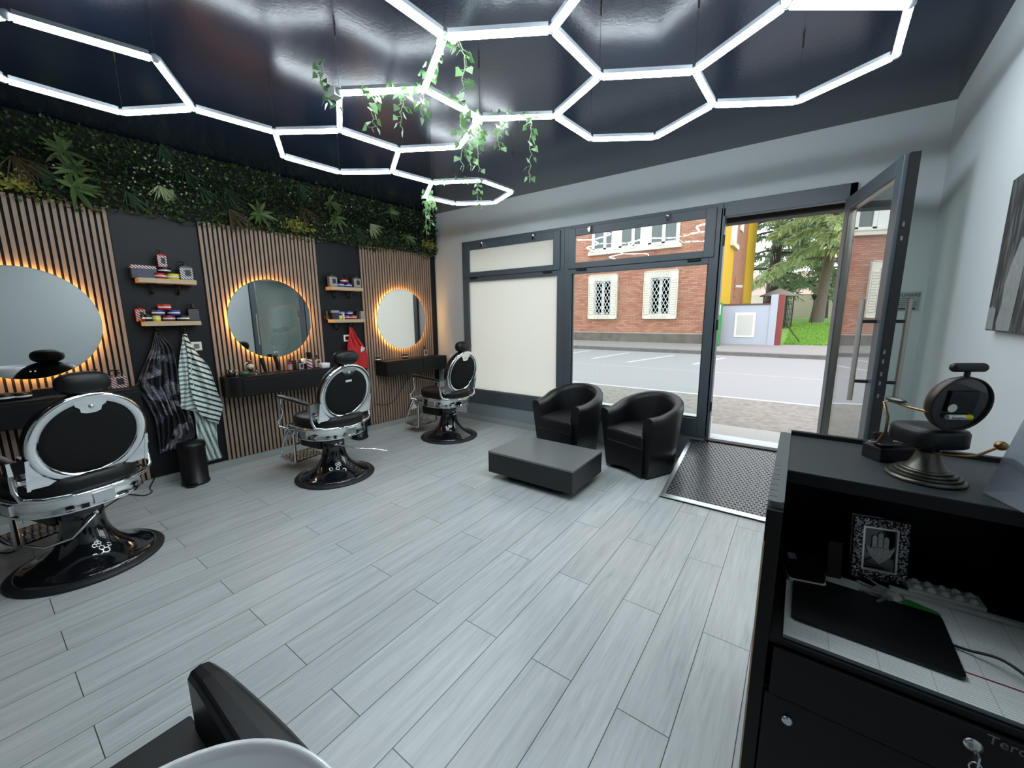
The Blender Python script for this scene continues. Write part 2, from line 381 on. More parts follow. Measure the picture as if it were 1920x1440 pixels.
# shop window: left bay (frosted), right bay (clear)
def bay(name, x0, x1, gl, tl, left_edge, handles):
    Y0, Y1 = YW-.03, YW+.05
    fr = MB()
    w = .10
    fr.box(x0, Y0, .40, x0+w, Y1, 2.60); fr.box(x1-w, Y0, .40, x1, Y1, 2.60)
    fr.box(x0+w, Y0, 2.50, x1-w, Y1, 2.60)
    fr.box(x0+w, Y0, 2.045, x1-w, Y1, 2.15); fr.box(x0+w, Y0, .28, x1-w, Y1, .475); fr.box(x0, Y0, .28, x0+w, Y1, .40); fr.box(x1-w, Y0, .28, x1, Y1, .40)
    root = struct(fr, name, M['frame'], bevel=.004)
    s = MB()                                   # tilting transom sash
    s.box(x0+.055, Y0-.018, 2.105, x0+.15, Y0+.01, 2.565); s.box(x1-.15, Y0-.018, 2.105, x1-.055, Y0+.01, 2.565)
    s.box(x0+.15, Y0-.018, 2.475, x1-.15, Y0+.01, 2.565); s.box(x0+.15, Y0-.018, 2.105, x1-.15, Y0+.01, 2.172)
    s.build('transom_sash', M['frame'], root, bevel=.004)
    g = MB(); g.box(x0+.15, Y0+.0, 2.172, x1-.15, Y0+.006, 2.475); g.build('transom_pane', tl, root)
    g = MB(); g.box(x0+w, Y0+.04, .475, x1-w, Y0+.046, 2.045); g.build('window_pane', gl, root)
    k = MB(); e = .012
    k.box(x0+w, Y0+.02, .475, x0+w+e, Y0+.036, 2.045); k.box(x1-w-e, Y0+.02, .475, x1-w, Y0+.036, 2.045); k.box(x0+w, Y0+.02, .475, x1-w, Y0+.036, .475+e)
    k.build('glazing_bead', M['steel' if gl is M['frosted'] else 'dark_frame'], root)
    p = MB(); p.box(x0, YW-.012, .085, x1, YW+.03, .28); p.build('kick_panel', M['panel'], root)
    for hx in handles:
        h = MB(); h.cyl((hx, Y0-.018, 2.535), (hx, Y0-.045, 2.535), .022, .018); h.box(hx-.012, Y0-.06, 2.49, hx+.012, Y0-.035, 2.545); h.ell((hx, Y0-.05, 2.545), .02, .016, .022)
        h.build('latch', M['chrome'], root)
    for hx in (x0+.23, x1-.23):
        h = MB(); h.cyl((hx-.06, Y0-.02, 2.09), (hx+.06, Y0-.02, 2.09), .011, seg=10); h.build('hinge', M['dark_frame'], root)
    return root
bay('window_1', -4.07, -2.40, M['frosted'], M['frosted'], True, (-3.66, -2.82))
bay('window_2', -2.40, XM, M['glass'], M['glass'], False, (-2.06, -1.20))

# door frame and the open leaf
b = MB()
b.box(XM-.02, YW-.03, .25, XM+.02, YW+.06, 2.55); b.box(XE-.05, YW-.03, .25, XE, YW+.06, 2.60); b.box(XM, YW-.03, 2.47, XE, YW+.06, 2.60)
dfr = struct(b, 'trim_2', M['frame'], bevel=.004)
for z in (.62, 1.45, 2.25):
    h = MB(); h.cyl((XM+.022, YW-.035, z-.05), (XM+.022, YW-.035, z+.05), .010, seg=10); h.build('hinge', M['dark_frame'], dfr)
b = MB(); b.box(XM, YW-.03, .235, XE, YW+.06, .262); b.build('threshold', M['dark_frame'], dfr)
HX, HY = .232, YW-.05
DL = Vector((.432-HX, 3.40-HY, 0)); DLEN = DL.length; DROT = math.atan2(DL.y, DL.x)
b = MB(); z0, z1 = .27, 2.47; t = .034; st = .095
b.box(0, -t, z0, st, t, z1); b.box(DLEN-st, -t, z0, DLEN, t, z1); b.box(st, -t, z1-.095, DLEN-st, t, z1); b.box(st, -t, z0, DLEN-st, t, z0+.10)
door = struct(b, 'door_1', M['frame'], bevel=.004); door.location = (HX, HY, 0); door.rotation_euler = (0, 0, DROT)
b = MB(); b.box(DLEN-.002, -t*.35, z0, DLEN+.022, t*1.0, z1); b.build('door_edge', M['dark_frame'], door)
for z in (1.02, 1.10, 1.16, 1.24, 1.30, 1.98, 2.06):
    k = MB(); k.box(DLEN+.0215, -.004, z, DLEN+.0235, .006, z+.025); k.build('lock_plate', M['grey_plastic'], door)
b = MB(); b.box(st, -.004, z0+.10, DLEN-st, .004, z1-.095); b.build('door_glass', M['door_glass'], door)
b = MB()
for sx in (st, DLEN-st-.012):
    b.box(sx, -.026, z0+.10, sx+.012, .026, z1-.095)
b.box(st, -.026, z1-.107, DLEN-st, .026, z1-.095)
b.build('glazing_bead', M['gold_edge'], door)
for sg in (1, -1):
    h = MB(); hx = DLEN-.065
    h.tube([(hx, sg*.115, .98), (hx, sg*.115, 1.64)], .015, 12)
    h.build('door_handle', M['bar'], door)
    k = MB()
    for zz in (1.11, 1.50): k.cyl((hx, sg*.115, zz), (hx, sg*.03, zz), .011, seg=10)
    k.build('handle_bracket', M['dark_frame'], door)

# ------------------------------------------------------------------ slatted wall
def slat_panel(s0, s1, label, z1=2.472):
    root = thing('slat_panel', label, 'wall panel', SW(s0, 0, .078), WROT, 'oak slat panels behind the mirrors')
    w = s1-s0
    b = MB(); b.box(0, -.009, 0, w, 0, z1-.078); b.build('backing', M['felt'], root)
    b = MB(); n = int(round(w/.0403)); p = w/n
    for i in range(n): b.box(i*p+.0082, -.022, 0, i*p+p-.0082, -.009, z1-.078)
    b.build('slats', M['oak'], root)
    return root
slat_panel(-1.16, .0, 'vertical oak slat panel behind the leftmost round mirror, cut by the photo edge')
slat_panel(.605, 1.735, 'vertical oak slat panel behind the middle round mirror')
slat_panel(2.29, 3.47, 'vertical oak slat panel behind the far round mirror by the shop window')

def mirror(s, z, r, label):
    root = thing('wall_mirror', label, 'mirror', SW(s, .022, z), WROT, 'backlit round mirrors')
    R90 = Matrix.Rotation(pi/2, 4, 'X')      # lathe axis to local -y (out of the wall)
    b = MB(); b.lathe([(r*.8, 0), (r*.8, .03)], 48, R90); b.build('backing', M['black_plastic'], root)
    b = MB(); b.tube([(cos(2*pi*k/64)*(r-.022), -.018, sin(2*pi*k/64)*(r-.022)) for k in range(64)], .007, 8, True); b.build('light_strip', M['led'], root)
    b = MB(); b.lathe([(r-.003, .031), (r, .033), (r, .037), (r-.003, .039)], 96, R90); b.build('mirror_glass', M['mirror'], root)
    b = MB()
    for dx in (-.012, .012): b.lathe([(.006, .0392), (.006, .0398)], 12, T(dx, 0, -r*.86) @ R90)
    b.build('touch_button', M['white_plastic'], root)
    return root
mirror(-.575, 1.525, .425, 'round backlit mirror at the left edge of the photo')
mirror(1.168, 1.542, .42, 'round backlit mirror over the middle console reflecting the door')
mirror(2.885, 1.52, .42, 'round backlit mirror nearest the shop window')

def console(s0, s1, label, split=None, roundl=False):
    root = thing('wall_console', label, 'console', SW(s0, .0225, .765), WROT, 'floating black consoles under the mirrors')
    w = s1-s0; h = .2; dep = .25
    b = MB()
    if roundl:
        poly = [(0,0)]+[(.13-.13*cos(a*pi/2/8), -(dep-.13)-.13*sin(a*pi/2/8)) for a in range(9)]+[(w,-dep),(w,0)]
    else:
        poly = [(0,0), (0,-dep), (w,-dep), (w,0)]
    poly = poly[::-1] if False else poly
    b.prism(poly, 0, h); b.build('body', M['blackwood'], root, bevel=.003)
    xs = [0.12 if roundl else .004, w-.004] if split is None else [.004, split, w-.004]
    for i in range(len(xs)-1):
        d = MB(); d.box(xs[i]+.002, -dep-.012, .006, xs[i+1]-.002, -dep-.001, h-.022); d.build('drawer', M['blackwood'], root, bevel=.002)
    return root
console(-1.13, -.02, 'black floating console under the leftmost mirror, behind the nearest barber chair')
console(.625, 1.70, 'black floating console with rounded end under the middle mirror', roundl=True)
console(2.42, 3.50, 'black floating two drawer console under the far mirror', split=.62)

def shelf(s0, s1, ztop, label):
    root = thing('wall_shelf', label, 'shelf', SW(s0, .001, ztop), WROT, 'light oak product shelves')
    w = s1-s0
    b = MB(); b.box(0, -.15, -.04, w, 0, 0); b.build('board', M['shelfwood'], root, bevel=.002)
    for x in (.10*w/.41, .29*w/.41):
        k = MB(); k.box(x-.012, -.006, -.13, x+.012, 0, -.041); k.tube([(x, -.004, -.05), (x, -.06, -.052), (x, -.075, -.075), (x, -.05, -.09), (x, -.03, -.08)], .006, 8)
        k.tube([(x, -.004, -.105), (x, -.03, -.13), (x, -.055, -.125), (x, -.06, -.105)], .006, 8)
        k.ell((x, -.06, -.10), .011, .011, .011, 10); k.tube([(x-.035, -.07, -.046), (x+.035, -.07, -.046)], .006, 8)
        k.build('hook_bracket', M['black_plastic'], root)
    return root
shelf(.105, .512, 1.905, 'oak shelf holding the red pump bottle, upper of the pair left of the middle mirror')
shelf(.10, .505, 1.53, 'oak shelf above the hanging capes, lower of the pair left of the middle mirror')
shelf(1.82, 2.235, 1.92, 'oak shelf right of the middle mirror holding two striped pump bottles, upper of its pair')
shelf(1.815, 2.23, 1.53, 'oak shelf above the red cape, lower of the pair right of the middle mirror')

for s, z, lab, nm in ((.478, 1.285, 'white wall socket behind the striped cape', 'wall_socket'), (2.045, 1.29, 'white wall socket beside the red cape', 'wall_socket')):
    root = thing(nm, lab, 'socket', SW(s, .001, z), WROT)
    b = MB(); b.box(-.042, -.009, -.042, .042, 0, .042); b.build('cover_plate', M['white_plastic'], root, bevel=.003)
    b = MB(); b.box(-.022, -.012, -.022, .022, -.008, .022); b.build('socket_insert', M['grey_plastic'] if s < 1 else M['black_plastic'], root, bevel=.002)

for px0, px1, py0, py1, lab in ((844, 854, 665, 684, 'white wall plate on the front wall beside the far console'), (860, 876, 764, 773, 'white wall plate low on the front wall behind the farthest barber chair')):
    q0, q1 = at(px0, py1, 'y', YW), at(px1, py0, 'y', YW)
    root = thing('wall_plate', lab, 'wall plate', (q0.x, YW-.001, q0.z), 0)
    b = MB(); b.box(0, -.008, 0, q1.x-q0.x, 0, q1.z-q0.z); b.build('cover', M['white_plastic'], root, bevel=.003)
    b = MB(); b.box(.015, -.0095, .015, q1.x-q0.x-.015, -.008, q1.z-q0.z-.015); b.build('inner_cover', M['white_plastic'], root)

# ------------------------------------------------------------------ green wall
def leaf_quad(b, base, d, up, ln, w, droop=0.0, seg=1):
    """a pointed leaf folded along its midrib"""
    d = d.normalized(); side = d.cross(up)
    if side.length < 1e-4: side = d.cross(Vector((.3,.5,.8)))
    side.normalize(); nrm = side.cross(d).normalized()
    if seg == 1:
        m = base+d*ln*.5-nrm*w*.12
        t = base+d*ln-Vector((0,0,droop*ln))
        b.add([base, m+side*w*.5+nrm*w*.15, t, m-side*w*.5+nrm*w*.15], [(0,1,2,3)])
    else:
        L, Rr, Cc = [], [], []
        for i in range(seg+1):
            q = i/seg; ww = w*.5*max(.06, sin(pi*min(.97, .12+.86*q)))
            c = base+d*ln*q-Vector((0,0,droop*ln*q*q))
            L.append(c+side*ww+nrm*ww*.3); Cc.append(c); Rr.append(c-side*ww+nrm*ww*.3)
        V = L+Cc+Rr; n = seg+1
        b.add(V, [(i, i+1, n+i+1, n+i) for i in range(seg)]+[(n+i, n+i+1, 2*n+i+1, 2*n+i) for i in range(seg)], True)
GZ0, GZ1 = 2.45, 3.06
GS0, GS1 = -2.2, 3.60
GW = thing('green_wall', 'artificial boxwood green wall strip between the slat panels and black ceiling', 'green wall', (0,0,0))
b = MB(); p0, p1 = SW(GS0, .001), SW(GS1, .001); q0, q1 = SW(GS0, .035), SW(GS1, .035)
b.prism([(p0.x,p0.y), (q0.x,q0.y), (q1.x,q1.y), (p1.x,p1.y)], GZ0+.03, GZ1); b.build('backing_mat', mat('dark_green_mat', srgb(14,20,14), .9), GW)
b = MB(); rg = random.Random(3)
for i in range(13500):
    s = rg.uniform(GS0, GS1); z = rg.uniform(GZ0-.015+.02*sin(s*7), GZ1-.005); o = .035+abs(rg.gauss(0, .024))
    p = SW(s, o, z); d = (WN*rg.uniform(.2,1)+WD*rg.uniform(-1,1)+Vector((0,0,rg.uniform(-1,.9))))
    ln = rg.uniform(.022, .042); leaf_quad(b, p, d, Vector((rg.uniform(-1,1), rg.uniform(-1,1), rg.uniform(-.2,1))), ln, ln*.62)
b.build('boxwood_leaves', M['leaf_wall'], GW, kind='stuff')
PLM = {'fern': leafmat('fern_leaves', [srgb(58,80,46), srgb(98,120,68), srgb(74,96,54)], .4, .15),
       'palm': leafmat('palm_fronds', [srgb(42,66,46), srgb(60,88,58), srgb(50,76,52)], .45, .1),
       'brown': leafmat('brown_fronds', [srgb(70,56,38), srgb(92,76,50), srgb(60,50,36)], .6, .1),
       'yellow': leafmat('yellow_leaves', [srgb(120,124,56), srgb(156,156,74), srgb(92,102,48)], .5, .15),
       'pale': leafmat('pale_grass', [srgb(150,170,120), srgb(196,208,166), srgb(120,150,96)], .5, .15),
       'flower': leafmat('white_buds', [srgb(170,180,150), srgb(200,206,180)], .6, 0)}
PNAME = {'fern': 'broadleaf_rosette', 'palm': 'palm_frond', 'brown': 'brown_palm_frond', 'yellow': 'yellow_shrub', 'pale': 'pale_grass_tuft'}
def plant(kind, s, z, size, dirs=None):
    b = MB(); rg = random.Random(int((s*97+z*31)*100)); c = SW(s, .06, z)
    if kind == 'fern':
        for i in range(15):
            a = rg.uniform(0, 2*pi); e = rg.uniform(.15, .8)
            d = WN*e+WD*cos(a)+Vector((0,0,sin(a)*.9-.05)); leaf_quad(b, c+WN*.02, d, WN, size*rg.uniform(.6,1), size*.17, .22, 5)
    elif kind in ('palm', 'brown'):
        a0 = -pi/2+(dirs or 0)
        for i in range(22):
            a = a0+rg.gauss(0, .42); d = WN*rg.uniform(.1,.5)+WD*cos(a)+Vector((0,0,sin(a))); leaf_quad(b, c+WN*.01, d, WN, size*rg.uniform(.7,1.05), size*.035, .05, 4)
    elif kind == 'yellow':
        for i in range(150):
            p = c+WD*rg.gauss(0, size*.36)+Vector((0,0,abs(rg.gauss(0, size*.22))-size*.08))+WN*abs(rg.gauss(0, .03))
            d = WN*rg.uniform(.2,1)+WD*rg.uniform(-1,1)+Vector((0,0,rg.uniform(-1,1))); leaf_quad(b, p, d, WN, .05, .016, 0, 1)
    elif kind == 'pale':
        for i in range(26):
            a = -pi/2+.25+rg.gauss(0, .5); d = WN*rg.uniform(.1,.7)+WD*cos(a)+Vector((0,0,sin(a))); leaf_quad(b, c+WN*.02, d, WN, size*rg.uniform(.6,1), size*.05, .1, 4)
    b.build(PNAME[kind], PLM[kind], GW)
for k, px, py, sz, dr in (('fern',118,285,.17,0), ('fern',138,322,.17,0), ('fern',135,352,.19,0), ('brown',20,292,.26,.5), ('yellow',18,350,.17,0), ('pale',297,348,.17,0),
        ('palm',345,320,.2,.2), ('palm',372,350,.2,.4), ('palm',235,358,.2,.4), ('palm',418,350,.22,.5), ('brown',428,392,.27,.5), ('fern',485,402,.2,0), ('palm',495,350,.2,-.4),
        ('brown',560,385,.25,.6), ('yellow',552,428,.2,0), ('fern',615,380,.17,0), ('fern',628,408,.18,0), ('pale',692,420,.2,0), ('palm',668,428,.2,.2), ('fern',760,445,.16,0), ('yellow',800,463,.16,0),
        ('palm',560,345,.2,.3), ('palm',300,270,.2,.2), ('fern',730,400,.15,0), ('palm',60,310,.2,.7)):
    # the point where the sight line meets the face of the green wall
    d = ray(px, py); tt = (WA+WN*.06-EYE).dot(WN)/d.dot(WN); P = EYE+d*tt; plant(k, (P-WA).dot(WD), P.z, sz, dr)
b = MB(); rg = random.Random(11)
for i in range(90):
    s = rg.choice((rg.gauss(.35,.16), rg.gauss(.35,.16), rg.uniform(-.3,3.4))); z = rg.uniform(2.6, 2.95); p = SW(s, rg.uniform(.07,.095), z)
    b.ell(p, .009, .009, .009, 6)
b.build('white_buds', PLM['flower'], GW, kind='stuff')

# ------------------------------------------------------------------ hexagon ceiling light
HZ = 2.75
HV = {'a1':(-2.831,2.71),'a2':(-2.437,2.937),'a3':(-2.405,3.367),'a4':(-2.786,3.564),'a5':(-3.148,3.338),'a6':(-3.213,2.972),
 'b1':(-2.142,1.394),'b2':(-1.746,1.643),'b3':(-1.715,2.063),'b4':(-2.105,2.294),'b5':(-2.493,2.072),'b6':(-2.549,1.643),
 'c1':(-2.908,1.403),'c2':(-3.284,1.625),'c3':(-3.255,2.069),'c4':(-2.897,2.323),'d0':(-2.975,.982),'d1':(-2.568,.724),'d2':(-3.358,.758),'d3':(-3.384,.32),'d4':(-2.69,.295),
 'e1':(-1.373,1.42),'e2':(-.973,1.662),'e3':(-.95,2.097),'e4':(-1.332,2.315),'f1':(-.548,2.339),'f2':(-.532,2.748),'f3':(-.927,2.982),'f4':(-1.295,2.738),
 'g1':(-.163,2.088),'g2':(.231,2.378),'g3':(.245,2.772),'g4':(-.137,2.999),
 'q':(-.585,1.43),'r':(-.605,.99),'s':(-.995,.75),'t':(-1.39,.98),'w':(-.185,1.65),'d5':(-3.05,.06)}
HE = 'a1a2 a2a3 a3a4 a4a5 a5a6 a6a1 b1b2 b2b3 b3b4 b4b5 b5b6 b6b1 c1b6 c1c2 c2c3 c3c4 c4b5 c4a1 d0c1 d0d1 d0d2 d2d3 d1d4 b2e1 e1e2 e2e3 e3e4 e4b3 e3f1 f1f2 f2f3 f3f4 f4e4 f1g1 g1g2 g2g3 g3g4 g4f2 e2q qr rs st te1 qw wg1 d4d5 d5d3'
def hsplit(w):
    import re
    return re.findall(r'[a-z]\d?', w)
HEX = thing('hexagon_light', 'suspended white hexagon tube light grid under the glossy black ceiling', 'ceiling light', (-1.6, 1.8, HZ))
HO = Vector((-1.6, 1.8, HZ))
for w in HE.split():
    ka, kb = hsplit(w); A = Vector((*HV[ka], HZ))-HO; B = Vector((*HV[kb], HZ))-HO
    t = (B-A).normalized(); A2 = A+t*.018; B2 = B-t*.018; sd = Vector((-t.y, t.x, 0))
    def sec(pts): return [[P+sd*x+Vector((0,0,z)) for x, z in pts] for P in (A2, B2)]
    prof = [(.013,.004), (.013,-.007), (.008,-.015), (0,-.017), (-.008,-.015), (-.013,-.007), (-.013,.004)]
    tb = MB().rings(sec(prof[::-1]), False, True, False).build('light_tube', M['tube'], HEX)
    MB().rings(sec([(.0155,.022), (.0155,.0041), (-.0155,.0041), (-.0155,.022)][::-1]), False, True, False).build('channel', M['alu'], tb)
for k, (x, y) in HV.items():
    p = Vector((x, y, HZ))-HO
    MB().ell(p+Vector((0,0,.002)), .021, .021, .019, 10).build('joint', M['clear_plastic'], HEX)
for k in ('d1','d2','c1','c3','a1','a5','e1','f4','f1','g3','b1','b3','e3','a3','d4','g4','s'):
    p = Vector((*HV[k], HZ))-HO
    c = MB(); c.cyl(p+Vector((0,0,.02)), p+Vector((0,0,CEIL-HZ-.003)), .0011, seg=6); c.cyl(p+Vector((0,0,CEIL-HZ-.05)), p+Vector((0,0,CEIL-HZ-.003)), .005, seg=8)
    c.build('suspension_cable', M['pewter'], HEX)
p = Vector((*HV['b1'], HZ))-HO
MB().box(p.x-.06, p.y-.03, -.02, p.x+.0, p.y+.02, .025).build('power_feed', M['white_plastic'], HEX)

# ------------------------------------------------------------------ ivy garlands hung on the tubes
def ivy(label, paths, seed):
    """paths: lists of points; leaves grow along every path"""
    root = thing('ivy_garland', label, 'garland', paths[0][0], 0, 'artificial ivy garlands on the ceiling light')
    o = Vector(paths[0][0]); rg = random.Random(seed)
    st = MB(); lf = MB()
    for P in paths:
        P = [Vector(p)-o for p in P]; pts = []
        for i in range(len(P)-1):
            for k in range(6):
                q = P[i].lerp(P[i+1], k/6); pts.append(q+Vector((rg.gauss(0,.006), rg.gauss(0,.006), rg.gauss(0,.004))))
        pts.append(P[-1]); st.tube(pts, .0022, 5)
        L = sum((pts[i+1]-pts[i]).length for i in range(len(pts)-1)); n = int(L/.023)
        for i in range(n):
            q = pts[min(len(pts)-1, int((i+.5)/n*(len(pts)-1)))]
            a = rg.uniform(0, 2*pi); d = Vector((cos(a), sin(a), rg.uniform(-.7,.1))); sl = rg.uniform(.015, .035)
            e = q+d*sl; st.tube([q, e], .0012, 4)
            sz = rg.uniform(.028, .043); dd = (d+Vector((0,0,-1.0))).normalized(); up = Vector((rg.uniform(-1,1), rg.uniform(-1,1), .4))
            side = dd.cross(up).normalized()
            pr = [(0,0), (.34,-.06), (.5,.22), (.3,.5), (.0,1.0), (-.3,.5), (-.5,.22), (-.34,-.06)]
            lf.add([e+side*(x*sz*1.05)+dd*(y*sz) for x, y in pr], [list(range(8))])
    st.build('stem', M['stem'], root); lf.build('ivy_leaves', M['leaf_ivy'], root)
def hv(a, b, t, dz=.022): 
    A, B = HV[a], HV[b]; return (A[0]+(B[0]-A[0])*t, A[1]+(B[1]-A[1])*t, HZ+dz)
def drop(p, z): return [(p[0], p[1], HZ+.02), (p[0]+.012, p[1]+.01, HZ-.05), (p[0]+.006, p[1]-.01, (HZ+z)/2), (p[0], p[1], z)]
def zdown(p, px, py):      # height whose image row is py on the vertical through p
    lo, hi = 1.6, 2.75
    for _ in range(40):
        m = (lo+hi)/2; v = Vector((p[0],p[1],m))-EYE
        y = H_PX/2-F_PX*v.dot(_u)/v.dot(_f)
        if y > py: lo = m
        else: hi = m
    return m
p = hv('e1','b2',.12); s1 = (p[0]+.06, p[1]+.06, HZ)
ivy('ivy strand hanging alone in the middle of the photo from the joint nearest the top', [[hv('e1','b2',0), s1]+drop(s1, zdown(s1,0,262))[1:], [hv('e1','b2',.0), hv('e1','b2',.55), hv('e1','b2',.95)]], 1)
p1, p2, p3 = hv('b1','b2',.38), hv('b1','b2',.72), hv('b1','b2',.97)
ivy('ivy garland draped on the tube beside the white power feed with two dangling strands', [[(-2.16,1.39,HZ-.06), (-2.22,1.36,HZ-.01), (-2.235,1.345,HZ+.10), (-2.20,1.36,HZ+.16)], [hv('b1','b2',.15), p1, p2, hv('b1','b2',.9)], drop(p1, zdown(p1,0,248)), drop(p2, zdown(p2,0,247))], 2)
ivy('ivy strand on the joint just right of the two strand garland', [drop(p3, zdown(p3,0,216)), [p3, hv('b2','e1',.1,.03), hv('b2','e1',.5,.03)]], 3)
p4, p5 = hv('b2','b3',.62), hv('b3','b4',.45)
ivy('ivy garland on the tube left of the central joint with three long thin strands', [[hv('b2','b3',.35), p4, hv('b2','b3',.95)], drop(p4, zdown(p4,0,322)), drop(p5, zdown(p5,0,320)), drop(hv('b3','b4',.1), zdown(hv('b3','b4',.1),0,322))], 4)
p6, p7 = hv('b3','e4',.25), hv('b3','e4',.66)
ivy('ivy garland right of the central joint with one short and one long strand', [[hv('b3','e4',.0), p6, hv('b3','e4',.45), p7], drop(p6, zdown(p6,0,282)), drop(p7, zdown(p7,0,342))], 5)
p8 = hv('a1','a2',.9)
ivy('ivy garland along the back tube of the hexagon nearest the shop window', [[hv('a1','a2',.1), hv('a1','a2',.5), p8], drop(p8, zdown(p8,0,388))], 6)
p9, p10 = hv('a6','a1',.08), hv('a6','a5',.12)
ivy('bushy ivy bunch hanging at the corner in front of the green wall', [drop(p9, zdown(p9,0,440)), drop(p10, zdown(p10,0,432)), [p9, hv('a6','a1',.35), p10], drop(hv('a6','a1',.02), HZ-.16), drop(hv('a6','a5',.25), HZ-.14), [p10, p9, hv('a6','a1',.25)]], 7)

# ------------------------------------------------------------------ barber chairs (front of the chair is local +x)
def lever_mesh(pts):
    b = MB(); b.tube(pts, .0075, 8); b.ell(pts[0], .015, .015, .015, 10); b.ell(pts[-1], .009, .009, .009, 8); return b
def barber_chair(loc, rz, label):
    root = thing('barber_chair', label, 'barber chair', loc, rz, 'vintage chrome barber chairs')
    b = MB(); b.lathe([(.365,0), (.368,.010), (.355,.022), (.31,.030), (.29,.032)], 56); b.build('base_ring', M['rubber'], root)
    b = MB(); b.lathe([(.325,.022), (.325,.034), (.312,.043), (.285,.05), (.24,.066), (.19,.098), (.15,.142), (.122,.195), (.108,.25), (.103,.31), (.104,.375), (.085,.38)], 56)
    base = b.build('pedestal', M['blackgloss'], root)
    b = MB()                                   # little printed emblem of linked rings, on the flare facing the rear
    for i, (yy, zz) in enumerate(((-.05,.135), (-.03,.128), (-.012,.136), (.006,.128), (.03,.137))):
        pts = []
        for k in range(6):
            y = yy*.62+.006*cos(k*pi/3); z = .135+(zz-.13)*.7+.0055*sin(k*pi/3)
            R = .15+(.142-z)*1.05; pts.append((-math.sqrt(max(1e-4, R*R-y*y))-.0012, y, z))
        b.tube(pts, .0007, 4, True)
    b.build('emblem', mat('faded_print', srgb(72,74,76), .5), base)
    b = MB(); b.cyl((0,0,.375), (0,0,.44), .045, seg=24); b.box(-.10, -.10, .42, .12, .10, .437); b.build('lift_column', M['chrome'], root)
    # pump lever
    lever_mesh(((-.112,-.02,.345), (-.14,0,.34), (-.13,.11,.24), (-.03,.19,.205), (.14,.215,.205))).build('pump_lever', M['chrome'], root)
    # seat band
    def band(sc, z): return [(x*sc+.02, y*sc, z) for x, y in sellipse(.305, .30, 56, .82)]
    b = MB(); b.rings([band(.93,.438), band(.985,.44), band(1.0,.447), band(.985,.456), band(.985,.528), band(1.0,.537), band(.985,.546), band(.93,.547)], False, True, True)
    bd = b.build('seat_band', M['chrome'], root)
    for a in (0, pi/2, pi, -pi/2):
        x0, x1 = (.315, .328) if a == 0 else ((.275, .291) if a == pi else (.285, .3025))
        MB().box(x0, -.05, .462, x1, .05, .522, Matrix.Rotation(a, 4, 'Z')).build('band_plate', M['steel'], bd)
    b = MB(); b.rings([[(x*s_+.03, y*s_, z) for x, y in sellipse(.295, .275, 56, .72)] for s_, z in ((.88,.53), (.975,.548), (1,.572), (1,.606), (.985,.628), (.94,.642), (.6,.65), (.2,.652))], False, True, True)
    b.build('seat_cushion', M['leather'], root)
    # back: a disc leaning rearward; its axis points to local -x
    TB = T(-.245, 0, .868) @ Matrix.Rotation(RAD(-13), 4, 'Y') @ Matrix.Rotation(RAD(-90), 4, 'Y')
    # after this local z of the disc points to the rear, local x of the disc points up
    b = MB(); b.lathe([(.05,-.085), (.19,-.082), (.245,-.066), (.268,-.04), (.272,.0), (.268,.012)], 56, TB); bk = b.build('back_cushion', M['leather'], root)
    b = MB(); b.lathe([(.266,.008), (.276,.014), (.276,.026), (.262,.032), (.226,.030), (.222,.022)], 64, TB, False, False)
    for sg in (-1, 1):
        pl = [(-.03,sg*.268), (-.238,sg*.272), (-.242,sg*.20), (-.236,sg*.15), (-.255,sg*.095), (-.215,sg*.15), (-.16,sg*.20)]
        b.prism(pl if sg < 0 else pl[::-1], .014, .026, TB)
    ring = b.build('back_frame', M['chrome'], root)
    b = MB(); b.prism([(.24,-.075), (.205,-.07), (.19,-.05), (.165,-.045), (.155,-.02), (.155,.02), (.165,.045), (.19,.05), (.205,.07), (.24,.075)], .024, .031, TB); b.build('crest_plate', M['chrome'], ring)
    b = MB(); b.lathe([(.012,.030), (.012,.036), (.006,.041)], 14, TB @ T(.195,0,0)); b.build('bolt', M['steel'], ring)
    b = MB(); b.lathe([(.226,.016), (.222,.024), (.19,.028), (.1,.030)], 56, TB); b.build('back_panel', M['fabric'], root)
    for sg in (-1, 1):
        b = MB(); b.box(-.245, sg*.272-.008, -.05, -.06, sg*.272+.008, .030, TB); b.cyl((-.20, sg*.26, -.02), (-.20, sg*.30, -.02), .022, seg=14, M=TB)
        b.build('side_bracket', M['chrome'], root)
    # headrest on its post
    b = MB(); b.box(-.30, -.04, 1.09, -.285, .04, 1.16, T(-.02,0,0)); b.cyl((-.31,-.02,1.10), (-.305,-.02,1.17), .008); b.cyl((-.31,.02,1.10), (-.305,.02,1.17), .008); b.build('headrest_post', M['chrome'], root)
    b = MB(); b.ell((-.285, 0, 1.188), .066, .122, .066, 32, None, .78); b.build('headrest', M['leather'], root)
    # arm rests
    for sg in (-1, 1):
        y = sg*.298
        b = MB(); b.tube([(-.285,y*.45,.552), (-.245,y*.78,.556), (-.19,y,.575), (-.165,y*1.03,.63), (-.152,y*1.02,.69), (-.15,y,.755)], .014, 10); b.box(-.178, y-.022, .72, -.128, y+.022, .792)
        b.tube([(.29,y*.85,.50), (.36,y,.52), (.375,y,.575), (.315,y,.62), (.285,y,.67), (.31,y,.735), (.295,y,.80)], .012, 10); b.ell((.37,y,.58), .02, .02, .02, 10)
        b.tube([(-.245,y*.78,.556), (-.13,y*1.0,.551), (.05,y*1.0,.549), (.25,y*.9,.549)], .010, 8)
        fr = b.build('arm_frame', M['chrome'], root)
        b = MB(); P = [(-.165,y,.785), (-.05,y,.797), (.12,y,.812), (.30,y,.826), (.335,y,.827)]
        R = []
